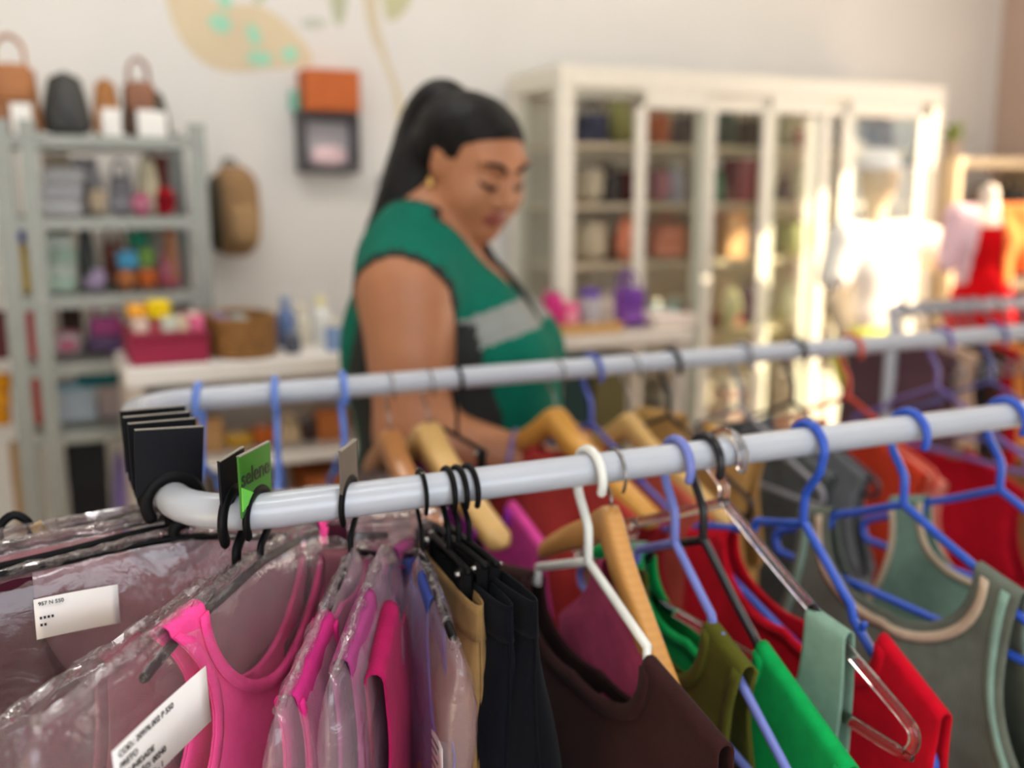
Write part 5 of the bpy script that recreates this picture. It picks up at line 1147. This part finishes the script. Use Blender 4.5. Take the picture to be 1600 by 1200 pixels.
# ------------------------------------------------------------------ the sunlit right side
def mannequin(label, px, b, z_sh, garments, skin_c='#e8dfd4', s=1.0, rot=0.0, arms=None, head=True, zoff=0.0):
    a = rail_a(px, b, 1.3)
    t = thing('mannequin', label, 'mannequin', W(a, b, zoff), PHI+rot); t.scale = (s, s, s)
    v = Vol((-0.4, -0.25, 0.6), (0.4, 0.25, 1.9), 0.009); d = z_sh-1.38
    v.ell((0, 0, 0.86+d), (0.15, 0.10, 0.14), 0.05).ell((0, 0, 1.05+d), (0.115, 0.085, 0.16), 0.05).ell((0, -0.01, 1.24+d), (0.15, 0.10, 0.15), 0.05)
    v.cap((-0.15, 0, 1.36+d), (0.15, 0, 1.36+d), 0.05, 0.05, 0.04).cap((0, 0.0, 1.38+d), (0, 0, 1.48+d), 0.05, 0.045, 0.03)
    if head: v.ell((0, -0.01, 1.60+d), (0.072, 0.088, 0.105), 0.03); v.cap((0, -0.095, 1.60+d), (0, -0.105, 1.575+d), 0.01, 0.012, 0.01)
    for sx in (1, -1):
        for p, q, r0, r1 in (arms or {}).get(sx, []): v.cap((p[0]*sx, p[1], p[2]+d), (q[0]*sx, q[1], q[2]+d), r0, r1, 0.03)
    np_obj('figure', *v.mesh(), mat('mannequin_'+skin_c.strip('#'), skin_c, rough=0.4), t)
    obj('pole', MB().tube([(0, 0, -zoff/s+0.01), (0, 0, 0.8+d)], 0.016, 10), metal_m, t); obj('stand', MB().lathe([(0.15, -zoff/s), (0.15, 0.012-zoff/s), (0.02, 0.02-zoff/s)], 24), metal_m, t)
    return t, d
m1, d1 = mannequin('white capped mannequin figure standing in for a bright reflection in the glass doors', 1362, 2.36, 1.50, None, '#d9c6a4', s=0.70, zoff=0.35, arms={1: [((0.17, 0, 1.35), (0.28, -0.04, 1.34), 0.045, 0.035), ((0.28, -0.04, 1.34), (0.30, -0.06, 1.24), 0.035, 0.03)], -1: [((0.17, 0, 1.35), (0.23, -0.02, 1.10), 0.045, 0.035), ((0.23, -0.02, 1.10), (0.2, -0.1, 0.92), 0.035, 0.028)]})  # shirted figure built in place of a bright reflection on the glass
v = Vol((-0.4, -0.25, 0.7), (0.4, 0.25, 1.9), 0.009)
v.ell((0, 0, 1.05+d1), (0.145, 0.11, 0.19), 0.05).ell((0, -0.01, 1.24+d1), (0.17, 0.118, 0.16), 0.05).cap((-0.16, 0, 1.36+d1), (0.16, 0, 1.36+d1), 0.064, 0.064, 0.04).cap((0.17, 0, 1.35+d1), (0.28, -0.04, 1.335+d1), 0.075, 0.075, 0.04).cap((-0.17, 0, 1.35+d1), (-0.22, -0.01, 1.2+d1), 0.07, 0.065, 0.04)
np_obj('shirt', *v.mesh(), fabric('#f2eee6'), m1)
cp = obj('cap', MB().lathe([(0.088, 1.64+d1), (0.09, 1.66+d1), (0.085, 1.70+d1), (0.05, 1.728+d1), (0.005, 1.735+d1)], 20), fabric('#f4f2ec'), m1); obj('brim', MB().soft((0, -0.12, 1.645+d1), (0.14, 0.13, 0.012), 0.8, 18, 6), fabric('#f4f2ec'), cp)
v = Vol((-0.4, -0.25, 0.4), (0.4, 0.25, 1.3), 0.009); v.ell((0, 0, 0.86+d1), (0.17, 0.125, 0.22), 0.04); np_obj('skirt', *v.mesh(), fabric('#d8e070'), m1)
m2, d2 = mannequin('mannequin in a red dress and orange cardigan at the right', 1536, 2.05, 1.42, None, '#e6d6c6', rot=-0.45, s=0.52, zoff=0.73, head=False)
v = Vol((-0.4, -0.3, 0.3), (0.4, 0.3, 1.7), 0.009); v.ell((0, 0, 1.05+d2), (0.128, 0.10, 0.18), 0.05).ell((0, -0.01, 1.22+d2), (0.16, 0.112, 0.14), 0.05).cap((0, 0, 0.9+d2), (0, 0, 0.55+d2), 0.16, 0.21, 0.06)
np_obj('dress', *v.mesh(), fabric('#d40a14'), m2)
v = Vol((-0.4, -0.3, 0.7), (0.4, 0.3, 1.7), 0.009); v.ell((0, 0, 1.05+d2), (0.15, 0.125, 0.2), 0.05).ell((0, -0.005, 1.23+d2), (0.18, 0.13, 0.15), 0.05).cap((-0.16, 0, 1.355+d2), (0.16, 0, 1.355+d2), 0.065, 0.065, 0.04).cap((-0.17, 0, 1.35+d2), (-0.21, -0.02, 1.1+d2), 0.062, 0.05, 0.03).cap((0.17, 0, 1.35+d2), (0.21, -0.02, 1.1+d2), 0.062, 0.05, 0.03)
r, X, Y, Z = v.sub((-9, -9, -9), (9, 9, 9)); v.d = np.maximum(v.d, -np.maximum(np.abs(X+0.02)-0.06-0.1*np.maximum(0, 1.3+d2-Z), Y).astype(np.float32)); P, F = v.mesh(); cx = P[F].mean(1)[:, 0]
np_obj('cardigan', P, F[cx > -0.02], fabric('#f08a4a'), m2); np_obj('pink_scarf', P, F[cx <= -0.02], fabric('#f0c8d0'), m2)
# cream shelf unit at the far right with a plant on it
UB = 2.55; ua0, ua1 = max(at_b(1488, 300, UB)[0], ga1+0.02), RIGHT_A-0.03
uz = [at_b(1560, y, UB)[1] for y in (246, 346, 440)]+[0.8, 0.45, 0.1]
cu = thing('cream_shelf', 'cream wooden shelf unit in the far right corner', 'shelf', W((ua0+ua1)/2, UB+0.18, 0), PHI); uw = ua1-ua0; crm = mat('cream_wood', '#dcc6a2', rough=0.5, var=0.06)
for z in uz: obj('shelf_board', MB().box((0, 0, z-0.016), (uw, 0.34, 0.032), 0.003), crm, cu, smooth=False)
for s in (-1, 1): obj('side_panel', MB().box((s*(uw/2-0.012), 0.0, (uz[0]-0.03)/2), (0.024, 0.335, uz[0]-0.034), 0.002), crm, cu, smooth=False)
UM = UB+0.12
for kd, lab, x0, x1, y0, li, c, c2 in (('handbag', 'brown handbag on the cream shelf, upper row', 1512, 1552, 290, 1, '#7a6450', None), ('handbag', 'black handbag on the cream shelf, upper row', 1552, 1592, 275, 1, '#2c2a28', None), ('pouch', 'beige pouch on the cream shelf, upper row', 1585, 1612, 300, 1, '#c0b09a', None), ('box', 'grey box on the cream shelf, second row', 1572, 1612, 372, 2, '#5c6068', None), ('pouch', 'brown pouch on the cream shelf, second row', 1524, 1570, 380, 2, '#8a5a3a', None)):
    item(kd, lab, x0, x1, y0, 400, UM, uz[li]+0.0005, c, c2, d=0.12, lv=uz, rng=(ua0+0.03, ua1-0.03), wk=0.9)
for kd, lab, x0, x1, y0, c in (('folded', 'maroon folded clothes on the cream shelf, third row', 1556, 1612, 452, '#8a1c2c'), ('pouch', 'apricot pouch on the cream shelf, third row', 1500, 1550, 468, '#e0a060')): item(kd, lab, x0, x1, y0, 520, UM, uz[3]+0.0005, c, d=0.15, lv=uz, rng=(ua0+0.03, ua1-0.03), wk=0.9)
a, zz = at_b(1512, 246, UB+0.1)
pl = thing('potted_plant', 'small green potted plant on top of the cream shelf', 'plant', W(ua0+0.06, UB+0.1, uz[0]), PHI)
obj('pot', MB().lathe([(0.022, 0), (0.032, 0.05), (0.034, 0.052), (0.028, 0.052)], 16), plastic('#cbb49a', 0.6), pl, smooth='auto'); rnd = random.Random(5)
lm = mat('leaf_green', '#8a9a3c', rough=0.55, var=0.25, scale=30)
for k in range(16):
    az = k*2.4; el = rnd.uniform(0.5, 1.35); L = rnd.uniform(0.06, 0.10); dr_ = Vector((math.cos(az)*math.cos(el), math.sin(az)*math.cos(el), math.sin(el))); sd_ = dr_.cross(Vector((0, 0, 1))).normalized(); b0 = Vector((0, 0, 0.05))
    pts = [b0+dr_*(L*q)+Vector((0, 0, -0.02*q*q)) for q in (0, 0.3, 0.6, 0.85, 1.0)]; ww = (0.002, 0.012, 0.014, 0.008, 0.0005); vs = []
    for p, w_ in zip(pts, ww): vs += [p-sd_*w_, p+Vector((0, 0, -0.003)), p+sd_*w_]
    obj('leaf', MB().add(vs, [(i*3+j, i*3+j+1, i*3+j+4, i*3+j+3) for i in range(4) for j in range(2)]), lm, pl, solid=0.0008)
# second rack at the right with dark and coloured clothes
B2, Z2R = 1.86, 1.235
r2 = thing('clothes_rack', 'white clothes rack of dark clothes in the right background', 'rack', W(0, 0, 0), PHI)
a0 = rail_a(1392, B2, Z2R); a1 = rail_a(1760, B2, Z2R)
obj('rail', MB().tube([(a0, B2, Z2R), (a1, B2, Z2R)], 0.014, 14), pipe_m, r2)
for a in (a0+0.01, a1-0.01):
    obj('post', MB().tube([(a, B2, Z2R), (a, B2, 0.03)], 0.014, 12), pipe_m, r2); obj('foot', MB().tube([(a, B2-0.22, 0.018), (a, B2+0.22, 0.018)], 0.016, 12), pipe_m, r2)
for i, (px, c, lab) in enumerate(((1408, '#5a4048', 'mauve brown dress on the right background rack'), (1440, '#c8a890', 'beige pink dress on the right background rack'), (1462, '#2a2422', 'near black dress on the right background rack'), (1482, '#4a2a20', 'dark brown dress on the right background rack'), (1503, '#a81420', 'scarlet dress on the right background rack'), (1522, '#e0944c', 'apricot dress on the right background rack'), (1552, '#54301e', 'chestnut dress on the right background rack'), (1580, '#33221c', 'deep brown dress on the right background rack'), (1606, '#a07840', 'ochre dress at the edge of the right background rack'))):
    loc = W(rail_a(px, B2, Z2R), B2, Z2R)
    h_ = tubular_hanger(lab.replace(lab.split(' on ')[0] if ' on ' in lab else lab.split(' at ')[0], 'grey hanger carrying the ' + lab.split(' on ')[0].split(' at ')[0]), px, 4, plastic('#7d7f88'), b=B2, rt=0.004, drop=0.06, slope=0.25); h_.location = loc
    g_ = make_garment('dress', lab, 'dress', px, 4, fabric(c), b=B2, drop=0.068, slope=0.22, xi=0.05, xo=0.17, neck=0.05, back_neck=0.03, xs=0.18, hem=0.22, length=0.75, seed=90+i, rows=26, n=7); g_.location = loc
